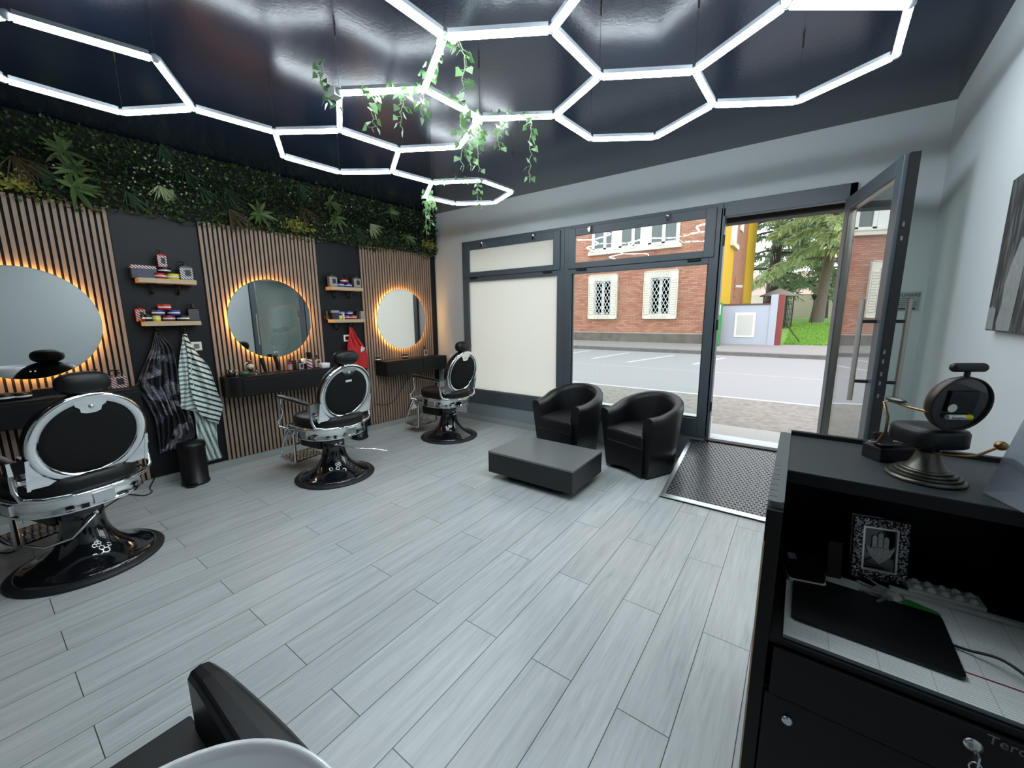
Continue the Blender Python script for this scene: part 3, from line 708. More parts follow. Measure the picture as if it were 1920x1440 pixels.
        for i, p in enumerate(P):
            hw = (.024, .03, .034, .036, .024)[i]; hh = (.010, .015, .017, .017, .010)[i]
            R.append([(p[0], p[1]+hw*cos(2*pi*k/14), p[2]+hh*sin(2*pi*k/14)) for k in range(14)])
        b.rings(R); b.build('arm_pad', M['leather'], root)
        b = MB(); b.tube([(-.17,y,.772), (.12,y,.794), (.34,y,.809), (.35,y,.822)], .009, 8); b.build('arm_rail', M['chrome'], fr)
    # leg and foot rest
    b = MB()
    for sg in (-1, 1):
        y = sg*.16
        b.tube([(.27,y,.47), (.35,y,.445), (.385,y,.40), (.385,y,.135), (.41,y,.10), (.52,y,.105), (.64,y,.125)], .016, 8)
        b.tube([(.62,y,.13), (.635,y,.19), (.585,y,.25), (.575,y,.30), (.53,y,.36), (.44,y,.45), (.33,y,.47)], .010, 8)
    b.tube([(.385,-.16,.30), (.385,.16,.30)], .011, 8); b.tube([(.64,-.16,.125), (.64,.16,.125)], .012, 8)
    ft = b.build('footrest_frame', M['chrome'], root)
    b = MB(); MT = T(.53, 0, .13) @ Matrix.Rotation(RAD(-7), 4, 'Y'); b.box(-.13, -.15, -.012, .10, .15, 0, MT)
    for i in range(6):
        for j in range(8): b.lathe([(.012,0), (.006,.004)], 6, MT @ T(-.105+i*.035, -.125+j*.036, 0))
    b.build('foot_plate', M['chrome'], ft)
    b = MB(); MT = T(.545, 0, .40) @ Matrix.Rotation(RAD(-32), 4, 'Y'); b.box(-.008, -.15, -.11, .008, .15, .11, MT)
    for i in range(7):
        for j in range(9):
            for sx_ in (1, -1): b.lathe([(.013,0), (.005,.005)], 4, MT @ T(.008*sx_, -.13+j*.0325, -.095+i*.032) @ Matrix.Rotation(sx_*pi/2, 4, 'Y'))
    b.build('calf_plate', M['chrome'], ft)
    b = MB(); b.box(.05, -.12, .28, .36, .12, .40); b.build('calf_cushion', M['leather'], ft, bevel=.02)
    return root
CH = barber_chair((-3.63, .31, 0), RAD(180+17), 'black and chrome barber chair nearest the camera at the left')
CH2 = dup(CH, (-3.65, 2.03, 0), RAD(180+6), 'black and chrome barber chair in front of the middle mirror, white tag on its back')
CH3 = dup(CH, (-3.64, 3.62, 0), RAD(180+2), 'black and chrome barber chair farthest away, by the frosted shop window')
for c_, pts in ((CH2, ((-.11,.05,.345), (-.14,.03,.34), (-.30,-.03,.315), (-.44,-.13,.30), (-.50,-.22,.265))), (CH3, ((-.10,-.05,.345), (-.13,-.06,.335), (-.15,.02,.33), (-.16,.08,.325)))):
    old = [o for o in c_.children if o.name.startswith('pump_lever')][0]
    tmp = lever_mesh(pts).build('pump_lever', M['chrome']); old.data = tmp.data; bpy.data.objects.remove(tmp)
TB2 = T(-.245, 0, .868) @ Matrix.Rotation(RAD(-13), 4, 'Y') @ Matrix.Rotation(RAD(-90), 4, 'Y')
MB().box(.105, -.035, .0285, .125, .03, .0305, TB2).build('name_tag', M['white_plastic'], CH2, label='small white tag')

# ------------------------------------------------------------------ waiting corner: tub armchairs and table
def tub_chair(loc, rz, label):
    """opening faces local -y"""
    root = thing('tub_armchair', label, 'armchair', loc, rz, 'black tub armchairs by the window')
    N = 40; R = []
    for i in range(N+1):
        t = i/N
        if t < .24: q = t/.24; x, y = -.325-.035*q, -.33+.33*q; nx, ny = -1, 0
        elif t > .76: q = (1-t)/.24; x, y = .325+.035*q, -.33+.33*q; nx, ny = 1, 0
        else:
            a = pi-(t-.24)/.52*pi; x, y = .36*cos(a), .335*sin(a); nx, ny = cos(a), sin(a)
            l = math.hypot(nx/.36, ny/.335); nx, ny = nx/.36/l, ny/.335/l
        back = .5-.5*cos(pi*min(1, max(0, 1-abs(t-.5)/.42)))
        H = .612+.145*back; th = .108-.01*back
        bs = .80; xb, yb = x*bs, (y+.33)*.86-.29
        def P(w, z): # w: 0 outer face, 1 inner face
            k = min(1, max(0, (z-.02)/(H-.02)))
            xo = xb+(x-xb)*k; yo = yb+(y-yb)*k
            return (xo-nx*th*w, yo-ny*th*w, z)
        R.append([P(0,.015), P(0,H*.45), P(0,H-.06), P(.06,H-.022), P(.22,H-.004), P(.5,H+.003), P(.78,H-.004), P(.94,H-.022), P(1,H-.06), P(1,.36), P(1,.05), P(.5,.015)])
    MB().rings(R, False, True, True).build('shell', M['leather'], root)
    b = MB(); top = [(-.225,-.345), (.225,-.345), (.245,-.05), (.22,.12), (.12,.215), (-.12,.215), (-.22,.12), (-.245,-.05)]
    mid = [(x*.985, y*.985) for x, y in top]
    b.rings([[(x*.97, y*.97, .295) for x, y in top], [(x, y, .315) for x, y in top], [(x, y, .41) for x, y in top], [(x*.96, y*.97, .433) for x, y in top], [(x*.6, y*.6, .443) for x, y in top]], False, True, False)
    b.build('seat_cushion', M['leather'], root, bevel=.01)
    b = MB()                                    # front panel with a shallow arch at the floor
    n = 12; V = []; 
    pts = [(-.215+.43*i/n, .015+.05*sin(pi*i/n)) for i in range(n+1)]
    poly = pts+[(.225,.325), (-.225,.325)]
    b.prism(poly, -.012, .012, T(0, -.318, 0) @ Matrix.Rotation(pi/2, 4, 'X')); b.build('front_panel', M['leather'], root)
    return root
A1 = tub_chair((-1.20, 4.01, 0), RAD(-20), 'black leatherette tub armchair nearer the open door')
A2 = dup(A1, (-2.06, 4.03, 0), RAD(-7), 'black leatherette tub armchair nearer the frosted window')

t = thing('coffee_table', 'low black coffee table with flat grey top before the armchairs', 'table', (-1.88, 3.133, 0), 0)
MB().box(-.30, -.19, 0, .30, .19, .07).build('plinth', M['blackwood'], t)
MB().box(-.45, -.302, .07, .45, .302, .262).build('body', M['blackwood_g'], t, bevel=.002)
MB().box(-.452, -.304, .262, .452, .304, .28).build('table_top', M['tabletop'], t, bevel=.002)

# ------------------------------------------------------------------ door ramp
t = thing('door_ramp', 'sloping ramp with round studded black rubber top at the open door', 'ramp', (-.86, 3.36, 0))
RW, RL, RH = 1.06, 1.065, .245
def rz_(y): return .012+(RH-.012)*y/RL
b = MB(); b.add([(0,0,0), (RW,0,0), (RW,RL,0), (0,RL,0), (0,0,.012), (RW,0,.012), (RW,RL,RH), (0,RL,RH)], [(3,2,1,0),(4,5,6,7),(0,1,5,4),(1,2,6,5),(2,3,7,6),(3,0,4,7)]); b.build('ramp_body', M['black_plastic'], t)
SL = math.atan2(RH-.012, RL); MR = T(0, 0, .012) @ Matrix.Rotation(SL, 4, 'X'); LL = RL/cos(SL)
b = MB(); b.box(.035, .045, .0005, RW, LL, .004, MR)
nx, ny = 32, 34
for i in range(nx):
    for j in range(ny):
        x = .055+(RW-.075)*i/(nx-1)+(.008 if j % 2 else -.008); y = .065+(LL-.085)*j/(ny-1)
        b.lathe([(.0125,.004), (.0105,.0068), (.004,.0076)], 10, MR @ T(x, y, 0), False, True)
b.build('studded_rubber', mat('studded_black_rubber', srgb(40,41,43), .24, spec=1.0), t)
b = MB(); b.box(0, 0, .0, RW, .045, .005, MR); b.box(0, .045, .0, .035, LL, .005, MR); b.build('edge_trim', M['steel'], t)
for x, y in ((.2,.02), (.55,.02), (.9,.02), (.016,.4), (.016,.8)):
    k = MB(); k.lathe([(.005,.005), (.003,.0065)], 8, MR @ T(x, y, 0)); k.build('screw', M['dark_frame'], t)

# ------------------------------------------------------------------ barber goods
def on_wall(px, py, o):
    d = ray(px, py); t_ = (WA+WN*o-EYE).dot(WN)/d.dot(WN); P = EYE+d*t_
    return (P-WA).dot(WD), P.z
M['lab_rw'] = stripes('red_white_label', srgb(210,205,202), srgb(120,22,28), 62, 45, 'XZ', .52)
M['lab_bw'] = stripes('black_white_label', srgb(206,204,202), srgb(34,28,32), 62, 45, 'XZ', .52)
M['lab_pole'] = stripes('barber_pole_print', srgb(176,40,40), srgb(225,225,225), 16, 60, 'XZ', .5, srgb(60,120,180))
M['lab_dark'] = mat('dark_label', srgb(36,30,36), .5, noise=.5, nscale=160)
M['lab_grey'] = mat('grey_label', srgb(150,148,152), .5, noise=.3, nscale=200)
M['grey_liquid'] = mat('smoky_grey_bottle', srgb(96,90,86), .25)
def pump_bottle(name, label, s, o, z, w, h, body, lab, panel=None, group='barber product bottles', rz=0, round_=False, dropper=False):
    t = thing(name, label, 'bottle', SW(s, o, z), WROT+rz, group)
    d = w if round_ else w*.6
    sec = (lambda k, zz: [(x*k, y*k, zz) for x, y in (sellipse(w/2, d/2, 24, 1) if round_ else rrect(w, d, d*.22, 4))])
    MB().rings([sec(.94,0), sec(1,.004), sec(1,h*.80), sec(.93,h*.86), sec(.5,h*.91), sec(.34,h*.92), sec(.34,h*.97)], False, True, round_).build('bottle_body', body, t)
    lb = MB()
    if round_:
        lb.rings([[(cos(a)*(w/2+.0006), sin(a)*(w/2+.0006), zz) for a in [2*pi*k/24 for k in range(24)]] for zz in (h*.10, h*.72)], False, False)
    else: lb.box(-w*.47, -d/2-.0012, h*.06, w*.47, -d/2-.0002, h*.78)
    L = lb.build('printed_label', lab, t)
    if panel: MB().box(-w*.12, -d/2-(.002 if not round_ else .0018), h*.26, w*.32, -d/2-.0008, h*.66).build('label_panel', panel, L)
    p = MB(); p.cyl((0,0,h*.95), (0,0,h*1.03), w*.2, seg=14)
    if dropper:
        p.lathe([(w*.2,h*1.02), (w*.17,h*1.06), (w*.12,h*1.10), (w*.13,h*1.2), (w*.08,h*1.26)], 14)
    else:
        p.cyl((0,0,h*1.03), (0,0,h*1.13), w*.07, seg=8); p.cyl((0,0,h*1.13), (0,0,h*1.19), w*.17, seg=12); p.tube([(0,0,h*1.165), (-w*.42,-w*.1,h*1.165), (-w*.5,-w*.12,h*1.14)], w*.06, 8)
    p.build('pump_head', M['black_plastic'], t)
    return t
def jar(label, s, o, z, col, base=None, d=.094, h=.05):
    t = thing('pomade_jar', label, 'jar', SW(s, o, z), WROT, 'pomade jars')
    r = d/2
    MB().lathe([(r*.92,0), (r*.97,.002), (r*.97,h*.5)], 28).build('jar_body', base or col, t)
    MB().lathe([(r*.985,h*.36), (r*.985,h*.62)], 28, None, True, True).build('white_band', M['white_plastic'], t)
    MB().lathe([(r,h*.60), (r,h*.96), (r*.95,h)], 28).build('lid', col, t)
    return t
def carton(label, s, o, z, w, d, h, face, nm='product_box', top=None):
    t = thing(nm, label, 'box', SW(s, o, z), WROT, 'boxed products on the shelves')
    MB().box(-w/2, -d/2, 0, w/2, d/2, h).build('carton', face, t)
    if top: MB().box(-w/2-.0006, -d/2-.001, h*.76, w/2+.0006, d/2+.0006, h+.001).build('striped_top', top, t)
    return t
ZA, ZB, ZC, ZD = 1.9055, 1.5305, 1.9205, 1.5305
def sx(px, py, o=.08): return on_wall(px, py, o)[0]
# upper left shelf
carton('dark gift box with striped top on the upper left oak shelf', sx(269,508), .08, ZA, .165, .06, .105, mat('dark_box_print', srgb(58,60,80), .45, noise=.95, nscale=45), top=M['lab_rw'])
jar('bright red lidded jar under the black jar on the upper left shelf', sx(299,512,.09), .09, ZA, M['red_p'])
jar('yellow lidded jar on the upper shelf left of the middle mirror', sx(323.5,514,.09), .085, ZA, M['yel_p'])
jar('black jar with white band holding up the red pump bottle on the upper left shelf', sx(307,501,.085), .085, ZA+.0505, M['black_plastic'])
pump_bottle('pump_bottle', 'red pump bottle standing highest, on top of the black jar', sx(303.5,492,.085), .085, ZA+.101, .066, .128, M['red_p'], M['lab_rw'], M['lab_dark'])
pump_bottle('pump_bottle', 'smoky grey striped flat pump bottle beside the yellow jar on the upper left shelf', sx(347,505,.08), .08, ZA, .10, .14, M['grey_liquid'], M['lab_bw'], M['lab_dark'])
# lower left shelf
pump_bottle('pump_bottle', 'red bottle at the left end of the shelf above the hanging capes', sx(264,590,.06), .05, ZB, .066, .125, M['red_p'], M['lab_rw'], M['lab_dark'])
jar('small black jar in front of the red bottle above the hanging capes', sx(276,597,.11), .112, ZB, M['black_plastic'], None, .066, .06)
jar('yellow jar above the hanging capes', sx(294,598,.10), .10, ZB, M['yel_p'], None, .062, .05)
jar('dark red jar in the bottom row above the hanging capes', sx(316.5,598,.09), .09, ZB, M['dred_p'])
jar('black jar in the bottom row beside the dark red jar above the hanging capes', sx(343.5,598,.09), .088, ZB, M['black_plastic'])
jar('purple blue jar, left of two blue jars stacked above the hanging capes', sx(297,586,.085), .082, ZB+.0505, M['blue_p'], mat('purple_print', srgb(70,54,120), .4))
jar('deep blue jar, right of two blue jars stacked above the hanging capes', sx(326,586,.085), .085, ZB+.0505, M['blue_p'])
jar('orange red jar topping the stack above the hanging capes', sx(308,573,.085), .085, ZB+.101, M['red_p'])
pump_bottle('pump_bottle', 'black bottle with white print at the right end above the hanging capes', sx(363,592,.07), .062, ZB, .085, .13, M['black_plastic'], mat('white_on_black_print', srgb(70,72,74), .5, noise=.9, nscale=120))
# upper right shelf
pump_bottle('pump_bottle', 'striped smoky pump bottle at the left end of the upper right shelf', sx(622.5,530,.08), .085, ZC, .10, .14, M['grey_liquid'], M['lab_bw'], M['lab_dark'])
pump_bottle('pump_bottle', 'striped smoky pump bottle at the right end of the upper right shelf', sx(667.5,533,.08), .085, ZC, .10, .14, M['grey_liquid'], M['lab_bw'], M['lab_dark'])
jar('blue jar beside the left striped bottle on the upper right shelf', sx(638.5,533,.09), .09, ZC, M['blue_p'], None, .09)
jar('blue jar beside the right striped bottle on the upper right shelf', sx(652.5,534,.09), .09, ZC, M['blue_p'], None, .09)
jar('red jar on top of the two blue jars on the upper right shelf', sx(644,524,.09), .09, ZC+.0505, M['dred_p'])
t = pump_bottle('pump_bottle', 'black topped dark bottle half hidden behind the jars on the upper right shelf', sx(649,520,.025), .030, ZC, .052, .125, M['black_plastic'], M['dred_p'])
# lower right shelf
t = thing('hair_scissors', 'small brass scissors on a stand at the left end above the red cape', 'scissors', SW(sx(613.5,592,.08), .08, ZD), WROT)
b = MB(); b.box(-.015,-.012,0,.015,.012,.01); b.cyl((0,0,.01),(0,0,.10),.004); b.tube([(.018*cos(a)+.012,0,.03+.014*sin(a)) for a in [2*pi*k/10 for k in range(10)]], .003, 6, True); b.tube([(.018*cos(a)-.014,0,.03+.014*sin(a)) for a in [2*pi*k/10 for k in range(10)]], .003, 6, True); b.build('scissors_body', M['bronze'], t)
carton('blue and white upright box on the shelf above the red cape', sx(628.5,587,.10), .10, ZD, .082, .045, .105, mat('navy_box_print', srgb(30,40,66), .45, noise=.8, nscale=70), top=M['lab_grey'])
jar('small yellow jar on the shelf above the red cape', sx(637,592,.10), .115, ZD, M['yel_p'], None, .045, .048)
b = MB(); b.lathe([(.012,0), (.012,.016), (.014,.018), (.014,.055), (.003,.066)], 12); o = b.build('cream_tube', M['white_plastic']); o.location = SW(sx(643.5,592,.11), .115, ZD); tag(o, 'small white tube beside the yellow jar on the shelf above the red cape', 'tube')
jar('red jar, left of two red jars above the red cape', sx(651,592,.09), .082, ZD, M['dred_p'], None, .086)
jar('red jar, right of two red jars above the red cape', sx(663,593,.09), .085, ZD, M['red_p'], None, .084)
jar('blue jar, left of two blue jars stacked above the red cape', sx(640.5,582,.085), .075, ZD+.0505, M['blue_p'], None, .086)
jar('blue jar, right of two blue jars stacked above the red cape', sx(655,582,.085), .082, ZD+.0505, M['blue_p'], None, .086)
carton('black box with white diagonal stripes at the right end above the red cape', sx(677,588,.07), .085, ZD, .055, .05, .10, M['lab_bw'])
pump_bottle('pump_bottle', 'black dropper bottle beside the striped box above the red cape', sx(670,588,.06), .055, ZD, .045, .11, M['black_plastic'], M['lab_dark'], dropper=True)
# middle console
ZK = .9655
def sk(px, py, o=.14): return on_wall(px, py, o)[0]
t = thing('shaving_mug', 'black lidded shaving mug at the rounded left end of the middle console', 'mug', SW(sk(434,700), .12, ZK), WROT)
MB().lathe([(.036,0), (.040,.004), (.041,.07), (.037,.072)], 24).build('mug_body', M['blackgloss'], t); MB().tube([(.04,0,.058), (.066,0,.052), (.068,0,.03), (.04,0,.014)], .005, 8).build('handle', M['steel'], t)
t = thing('wax_tin', 'dark green round tin on the middle console', 'tin', SW(sk(458,702,.16), .16, ZK), WROT)
MB().lathe([(.046,0), (.048,.003), (.048,.022)], 28).build('tin_body', mat('dark_green_tin', srgb(28,58,44), .35), t); MB().lathe([(.050,.021), (.050,.042), (.04,.047)], 28).build('lid', mat('green_lid', srgb(36,72,52), .3), t)
t = thing('ornament', 'small white and brass ornament lantern with a looped handle on the middle console', 'ornament', SW(sk(470,690,.09), .085, ZK), WROT)
MB().lathe([(.030,0), (.032,.004), (.014,.016), (.012,.03), (.026,.045), (.026,.062)], 20).build('ornament_base', M['pewter'], t)
MB().lathe([(.024,.062), (.034,.076), (.034,.092), (.018,.104), (.016,.112)], 20).build('globe', mat('cream_enamel', srgb(206,196,176), .3), t)
MB().lathe([(.016,.112), (.020,.118), (.013,.135), (.018,.142), (.008,.15)], 16).build('cap', M['bronze'], t)
MB().tube([(-.024,0,.05), (-.05,0,.065), (-.056,0,.10), (-.03,0,.125), (-.012,0,.125)], .003, 6).build('handle', M['steel'], t)
t = thing('metal_dish', 'small shiny footed dish beside the ornament on the middle console', 'dish', SW(sk(477,695,.12), .16, ZK), WROT)
MB().lathe([(.016,0), (.006,.010), (.006,.024), (.026,.034), (.036,.044), (.034,.045), (.022,.036), (.004,.030)], 24).build('dish_body', M['chrome'], t)
for i, (px, py, hh, lab) in enumerate(((499,692,.165,'black hair clipper in its stand on the middle console, nearer the ornament'), (524,688,.185,'black hair clipper in its stand on the middle console, nearer the bottles'))):
    t = thing('hair_clipper', lab, 'hair clipper', SW(sk(px,py), .13, ZK), WROT, 'hair clippers in stands')
    MB().lathe([(.052,0), (.052,.006), (.03,.014), (.02,.022)], 24, None, True, True, 1, .7).build('stand', M['black_plastic'], t)
    R = []
    for z, w, d in ((.016,.014,.016), (.05,.016,.018), (.10,.019,.020), (.14,.022,.019), (.16,.020,.016)): R.append([(x-.03*z/.16, y, z*hh/.165) for x, y in sellipse(w, d, 16, .8)])
    MB().rings(R).build('clipper_body', M['black_plastic'], t)
    MB().box(-.052, -.014, hh-.012, -.006, .006, hh+.006).build('blade', M['pewter'], t)
pump_bottle('dropper_bottle', 'red dropper bottle with striped label on the middle console', sk(543.5,686,.13), .125, ZK, .052, .105, M['dred_p'], M['lab_rw'], dropper=True, round_=True)
pump_bottle('spray_bottle', 'plain dark bottle behind the white labelled bottle on the middle console', sk(552.5,684,.08), .07, ZK, .045, .125, M['black_plastic'], M['lab_dark'], round_=True)
pump_bottle('dropper_bottle', 'black dropper bottle with grey label on the middle console', sk(563,686,.14), .15, ZK, .058, .10, M['black_plastic'], M['lab_grey'], M['lab_dark'], dropper=True)
t = thing('clipper_guard_tub', 'white capped dark tub half hidden behind the black dropper bottle', 'tub', SW(sk(570,680,.07), .065, ZK), WROT)
MB().lathe([(.026,0), (.026,.06)], 20).build('tub_body', M['black_plastic'], t); MB().lathe([(.028,.06), (.029,.115), (.026,.117)], 20).build('cap', M['white_plastic'], t)
t = thing('neck_duster', 'barber pole striped neck duster with black bristles on the middle console', 'brush', SW(sk(581.5,684,.14), .13, ZK), WROT)
MB().lathe([(.028,0), (.030,.003), (.030,.105), (.026,.11)], 24).build('striped_handle', M['lab_pole'], t)
MB().lathe([(.018,.11), (.020,.12), (.028,.17), (.030,.19), (.01,.193)], 20).build('bristles', M['black_plastic'], t)
pump_bottle('pump_bottle', 'clear pump bottle of lotion at the right of the middle console', sk(595,682,.10), .10, ZK, .075, .125, M['clearb'], mat('peach_label', srgb(190,160,146), .5), M['lab_dark'])
t = thing('bowl', 'white square soap bowl at the right end of the middle console', 'bowl', SW(sk(607.5,686,.17), .18, ZK), WROT)
def rq(k, z): return [(x*k, y*k, z) for x, y in rrect(.105, .105, .022, 4)]
MB().rings([rq(.86,0), rq(.9,.004), rq(1,.052), rq(.94,.055), rq(.86,.02), rq(.3,.016)], False, True, True).build('bowl_body', M['ceramic'], t)
# far console
pump_bottle('pump_bottle', 'clear pump bottle alone at the right end of the far console', sk(797,660,.10), .09, ZK, .075, .125, M['clearb'], mat('peach_label_far', srgb(196,172,160), .5), M['lab_dark'])
jar('black jar in the middle of the far console', sk(759,663,.10), .10, ZK, M['black_plastic'], None, .08, .06)
jar('black jar at the left end of the far console', sk(709,671,.12), .12, ZK, M['black_plastic'], None, .07, .055)
# near console
pump_bottle('pump_bottle', 'clear striped pump bottle on the near console behind the nearest chair headrest', sk(221,712,.12), .12, ZK, .105, .135, M['clearb'], M['lab_rw'], M['lab_dark'])
jar('black and white jar on the near console at the left photo edge', sk(8,740,.14), .15, ZK, M['black_plastic'], None, .10, .055)
jar('black jar on the near console second from the left photo edge', sk(42,738,.14), .14, ZK, M['black_plastic'])
carton('black open case on the near console behind the nearest barber chair', sk(88,725,.12), .10, ZK, .16, .07, .06, M['black_plastic'], 'tool_case')
b = MB(); b.tube([(0,0,.004), (.05,-.03,.006), (.09,-.02,.01), (.14,-.05,.006), (.16,-.07,.004)], .003, 6); o = b.build('power_cord', M['grey_plastic']); o.location = SW(sk(60,745,.20), .20, ZK); o.rotation_euler = (0,0,WROT); tag(o, 'thin grey cord lying on the near console before the black case', 'cord')
t = pump_bottle('spray_bottle', 'black spray bottle on the near console beside the leftmost mirror', sk(181,700,.08), .08, ZK, .055, .15, M['black_plastic'], M['lab_dark'], round_=True)

# ------------------------------------------------------------------ capes on the hooks, bins
def cape(name, label, rows, m, o0=.03, amp=.022, folds=5, seed=0, group=None, parent=None):
    rg = random.Random(seed); V = []; NU = 44; NV = 40
    RW_ = []
    for L_, R_ in rows:
        RW_.append((on_wall(*L_, .06), on_wall(*R_, .06)))
    ph = [rg.uniform(0, 6) for _ in range(6)]
    s0, z0 = RW_[0][0]
    base = Vector((0,0,0)) if parent else SW(s0, 0, z0)
    def P(u, v):
        q = v*(len(RW_)-1); i = min(int(q), len(RW_)-2); f = q-i
        l = [RW_[i][0][k]*(1-f)+RW_[i+1][0][k]*f for k in (0,1)]; r = [RW_[i][1][k]*(1-f)+RW_[i+1][1][k]*f for k in (0,1)]
        s = l[0]*(1-u)+r[0]*u; z = l[1]*(1-u)+r[1]*u
        A = amp*(.35+.65*min(1, v*3))
        o = o0+.02+A*(sin(2*pi*folds*u+ph[0]+1.2*sin(3*v+ph[1]))+.5*sin(2*pi*folds*1.9*u+ph[2]+2*v)+.35*sin(7*v+5*u+ph[3]))*.75
        s += .008*sin(9*v+ph[4]+6*u)
        o = max(o, .016)
        p = SW(s, o, z); return p-SW(s0, 0, z0) if not parent else p-parent.location
    b = MB(); b.v = [P(i/NU, j/NV) for j in range(NV+1) for i in range(NU+1)]
    for j in range(NV):
        for i in range(NU):
            k = j*(NU+1)+i; b.f.append([k, k+1, k+NU+2, k+NU+1]); b.sm.append(True)
    ob = b.build(name, m, parent)
    sl = ob.modifiers.new('thickness', 'SOLIDIFY'); sl.thickness = .0025
    if not parent: ob.location = SW(s0, 0, z0); tag(ob, label, 'cape')
    return ob
def capemat():
    m, t, b = nt('dark_printed_cape'); b.inputs['Roughness'].default_value = .55
    tc = t.nodes.new('ShaderNodeTexCoord'); v1 = t.nodes.new('ShaderNodeTexVoronoi'); v1.inputs['Scale'].default_value = 8; t.links.new(tc.outputs['Object'], v1.inputs['Vector'])
    nz = t.nodes.new('ShaderNodeTexNoise'); nz.inputs['Scale'].default_value = 26; nz.inputs['Detail'].default_value = 5; nz.inputs['Distortion'].default_value = 1.5; t.links.new(tc.outputs['Object'], nz.inputs['Vector'])
    s = t.nodes.new('ShaderNodeSeparateColor'); t.links.new(v1.outputs['Color'], s.inputs[0])
    mu = t.nodes.new('ShaderNodeMath'); mu.operation = 'MULTIPLY'; t.links.new(s.outputs[0], mu.inputs[0]); t.links.new(nz.outputs['Fac'], mu.inputs[1])
    rp = t.nodes.new('ShaderNodeValToRGB'); t.links.new(mu.outputs[0], rp.inputs[0])
    e = rp.color_ramp.elements; e[0].position = .18; e[0].color = srgb(22,23,28); e[1].position = .6; e[1].color = srgb(156,156,164)
    k = e.new(.34); k.color = srgb(72,74,82)
    t.links.new(rp.outputs[0], b.inputs['Base Color']); return m
M['cape_dark'] = capemat()
cape('barber_cape', 'dark grey printed barber cape hanging on the left hook under the oak shelf',
     [((290,622),(297,622)), ((281,655),(322,652)), ((268,690),(331,690)), ((256,725),(338,725)), ((276,752),(345,752)), ((290,785),(358,780)), ((293,815),(364,815)), ((300,850),(340,838))], M['cape_dark'], folds=6, seed=4, amp=.03)
g1, g2, g3 = srgb(222,230,226), srgb(30,50,46), srgb(118,142,136)
M['cape_green'] = stripes('green_white_stripes', g1, g2, 22, 62, 'YZ', .62)
M['cape_green2'] = stripes('pale_green_stripes', g1, g3, 24, 12, 'YZ', .55)
M['cape_green3'] = stripes('pale_green_cross_stripes', g1, g3, 24, 92, 'YZ', .6)
gc = thing('barber_cape', 'green and white striped barber cape hanging on the right hook under the oak shelf', 'cape', SW(on_wall(345,628,.06)[0], .0, on_wall(345,628,.06)[1]))
cape('tail', '', [((352,740),(396,740)), ((362,770),(402,770)), ((368,805),(406,800)), ((377,840),(413,835)), ((384,868),(419,859))], M['cape_green2'], .018, .014, 3, 5, None, gc)
cape('left_fold', '', [((341,627),(347,626)), ((337,650),(353,655)), ((336,690),(360,692)), ((336,730),(368,735)), ((337,765),(376,774))], M['cape_green3'], .05, .014, 2, 12, None, gc)
cape('right_fold', '', [((344,626),(350,627)), ((347,648),(367,660)), ((350,688),(390,690)), ((356,722),(404,724)), ((364,758),(418,760)), ((370,776),(406,795))], M['cape_green'], .062, .018, 2, 2, None, gc)
M['cape_red'] = mat('red_cape_cloth', srgb(206,48,48), .6, noise=.1, nscale=8)
rc = thing('barber_cape', 'red barber cape with white print hanging behind the middle barber chair', 'cape', SW(on_wall(658,614,.06)[0], 0, on_wall(658,614,.06)[1]))
cape('cape_cloth', '', [((655,613),(661,614)), ((654,634),(669,632)), ((652,654),(682,648)), ((651,674),(688,664)), ((652,700),(690,690))], M['cape_red'], .03, .022, 3, 9, None, rc)
s_, z_ = on_wall(681,655,.10); k = MB()
for i in range(9): 
    a = i*2.4; p = SW(s_+.035*cos(a)*(i/9), .078, z_+.04*sin(a)*(i/9))-rc.location; k.ell(p, .006, .012, .014, 8)
k.build('white_print', M['white_plastic'], rc)
def bin_(loc, r, h, label, rz):
    t = thing('pedal_bin', label, 'bin', loc, rz, 'black pedal bins')
    MB().lathe([(r*.97,0), (r,.01), (r,.02), (r*.93,.024), (r*.95,h*.84)], 36).build('bin_body', M['black_plastic'], t)
    MB().lathe([(r*1.0,h*.845), (r*1.0,h*.90), (r*.94,h*.96), (r*.4,h)], 36).build('lid', M['black_plastic'], t)
    MB().box(-.04, -r-.035, .012, .04, -r+.01, .03).build('pedal', M['black_plastic'], t, bevel=.004)
    return t
B1 = bin_((-4.575, 1.15, 0), .112, .42, 'black pedal bin on the floor under the hanging capes', RAD(60))
bin_((-4.55, 2.90, 0), .105, .36, 'black pedal bin half hidden behind the middle barber chair', RAD(60))
def cord(label, pts, r=.005):
    o = Vector(pts[0]); b = MB(); Q = [Vector(p)-o for p in pts]; out = []
    for i in range(len(Q)-1):
        p0, p1, p2, p3 = Q[max(0,i-1)], Q[i], Q[i+1], Q[min(len(Q)-1,i+2)]
        for k in range(6):
            t = k/6; out.append(.5*((2*p1)+(p2-p0)*t+(2*p0-5*p1+4*p2-p3)*t*t+(3*p1-p0-3*p2+p3)*t**3))
    out.append(Q[-1]); b.tube(out, r, 6); ob = b.build('power_cord', M['black_plastic']); ob.location = o; tag(ob, label, 'cord')
fl = lambda px, py, z=.006: tuple(at(px, py, 'z', z))
cord('black power cord running over the skirting and floor behind the nearest barber chair', [SW(.03,.04,.16), SW(.02,.045,.10), fl(281,915), fl(285,922), fl(270,929), fl(240,927), fl(222,935), fl(190,955), fl(160,965)])
cord('black power cord on the floor at the left photo edge beside the nearest chair footrest', [fl(-10,1035), fl(20,1036), fl(45,1020), fl(62,1000), fl(66,985)])
c0 = SW(on_wall(776,702,.03)[0], .03, on_wall(776,702,.03)[1])
cord('thin black cable sagging across the slats below the far console', [SW(on_wall(q[0],q[1],.03)[0], .03, on_wall(q[0],q[1],.03)[1]) for q in ((776,700),(760,717),(750,735),(738,752),(722,759),(702,758))], .0035)

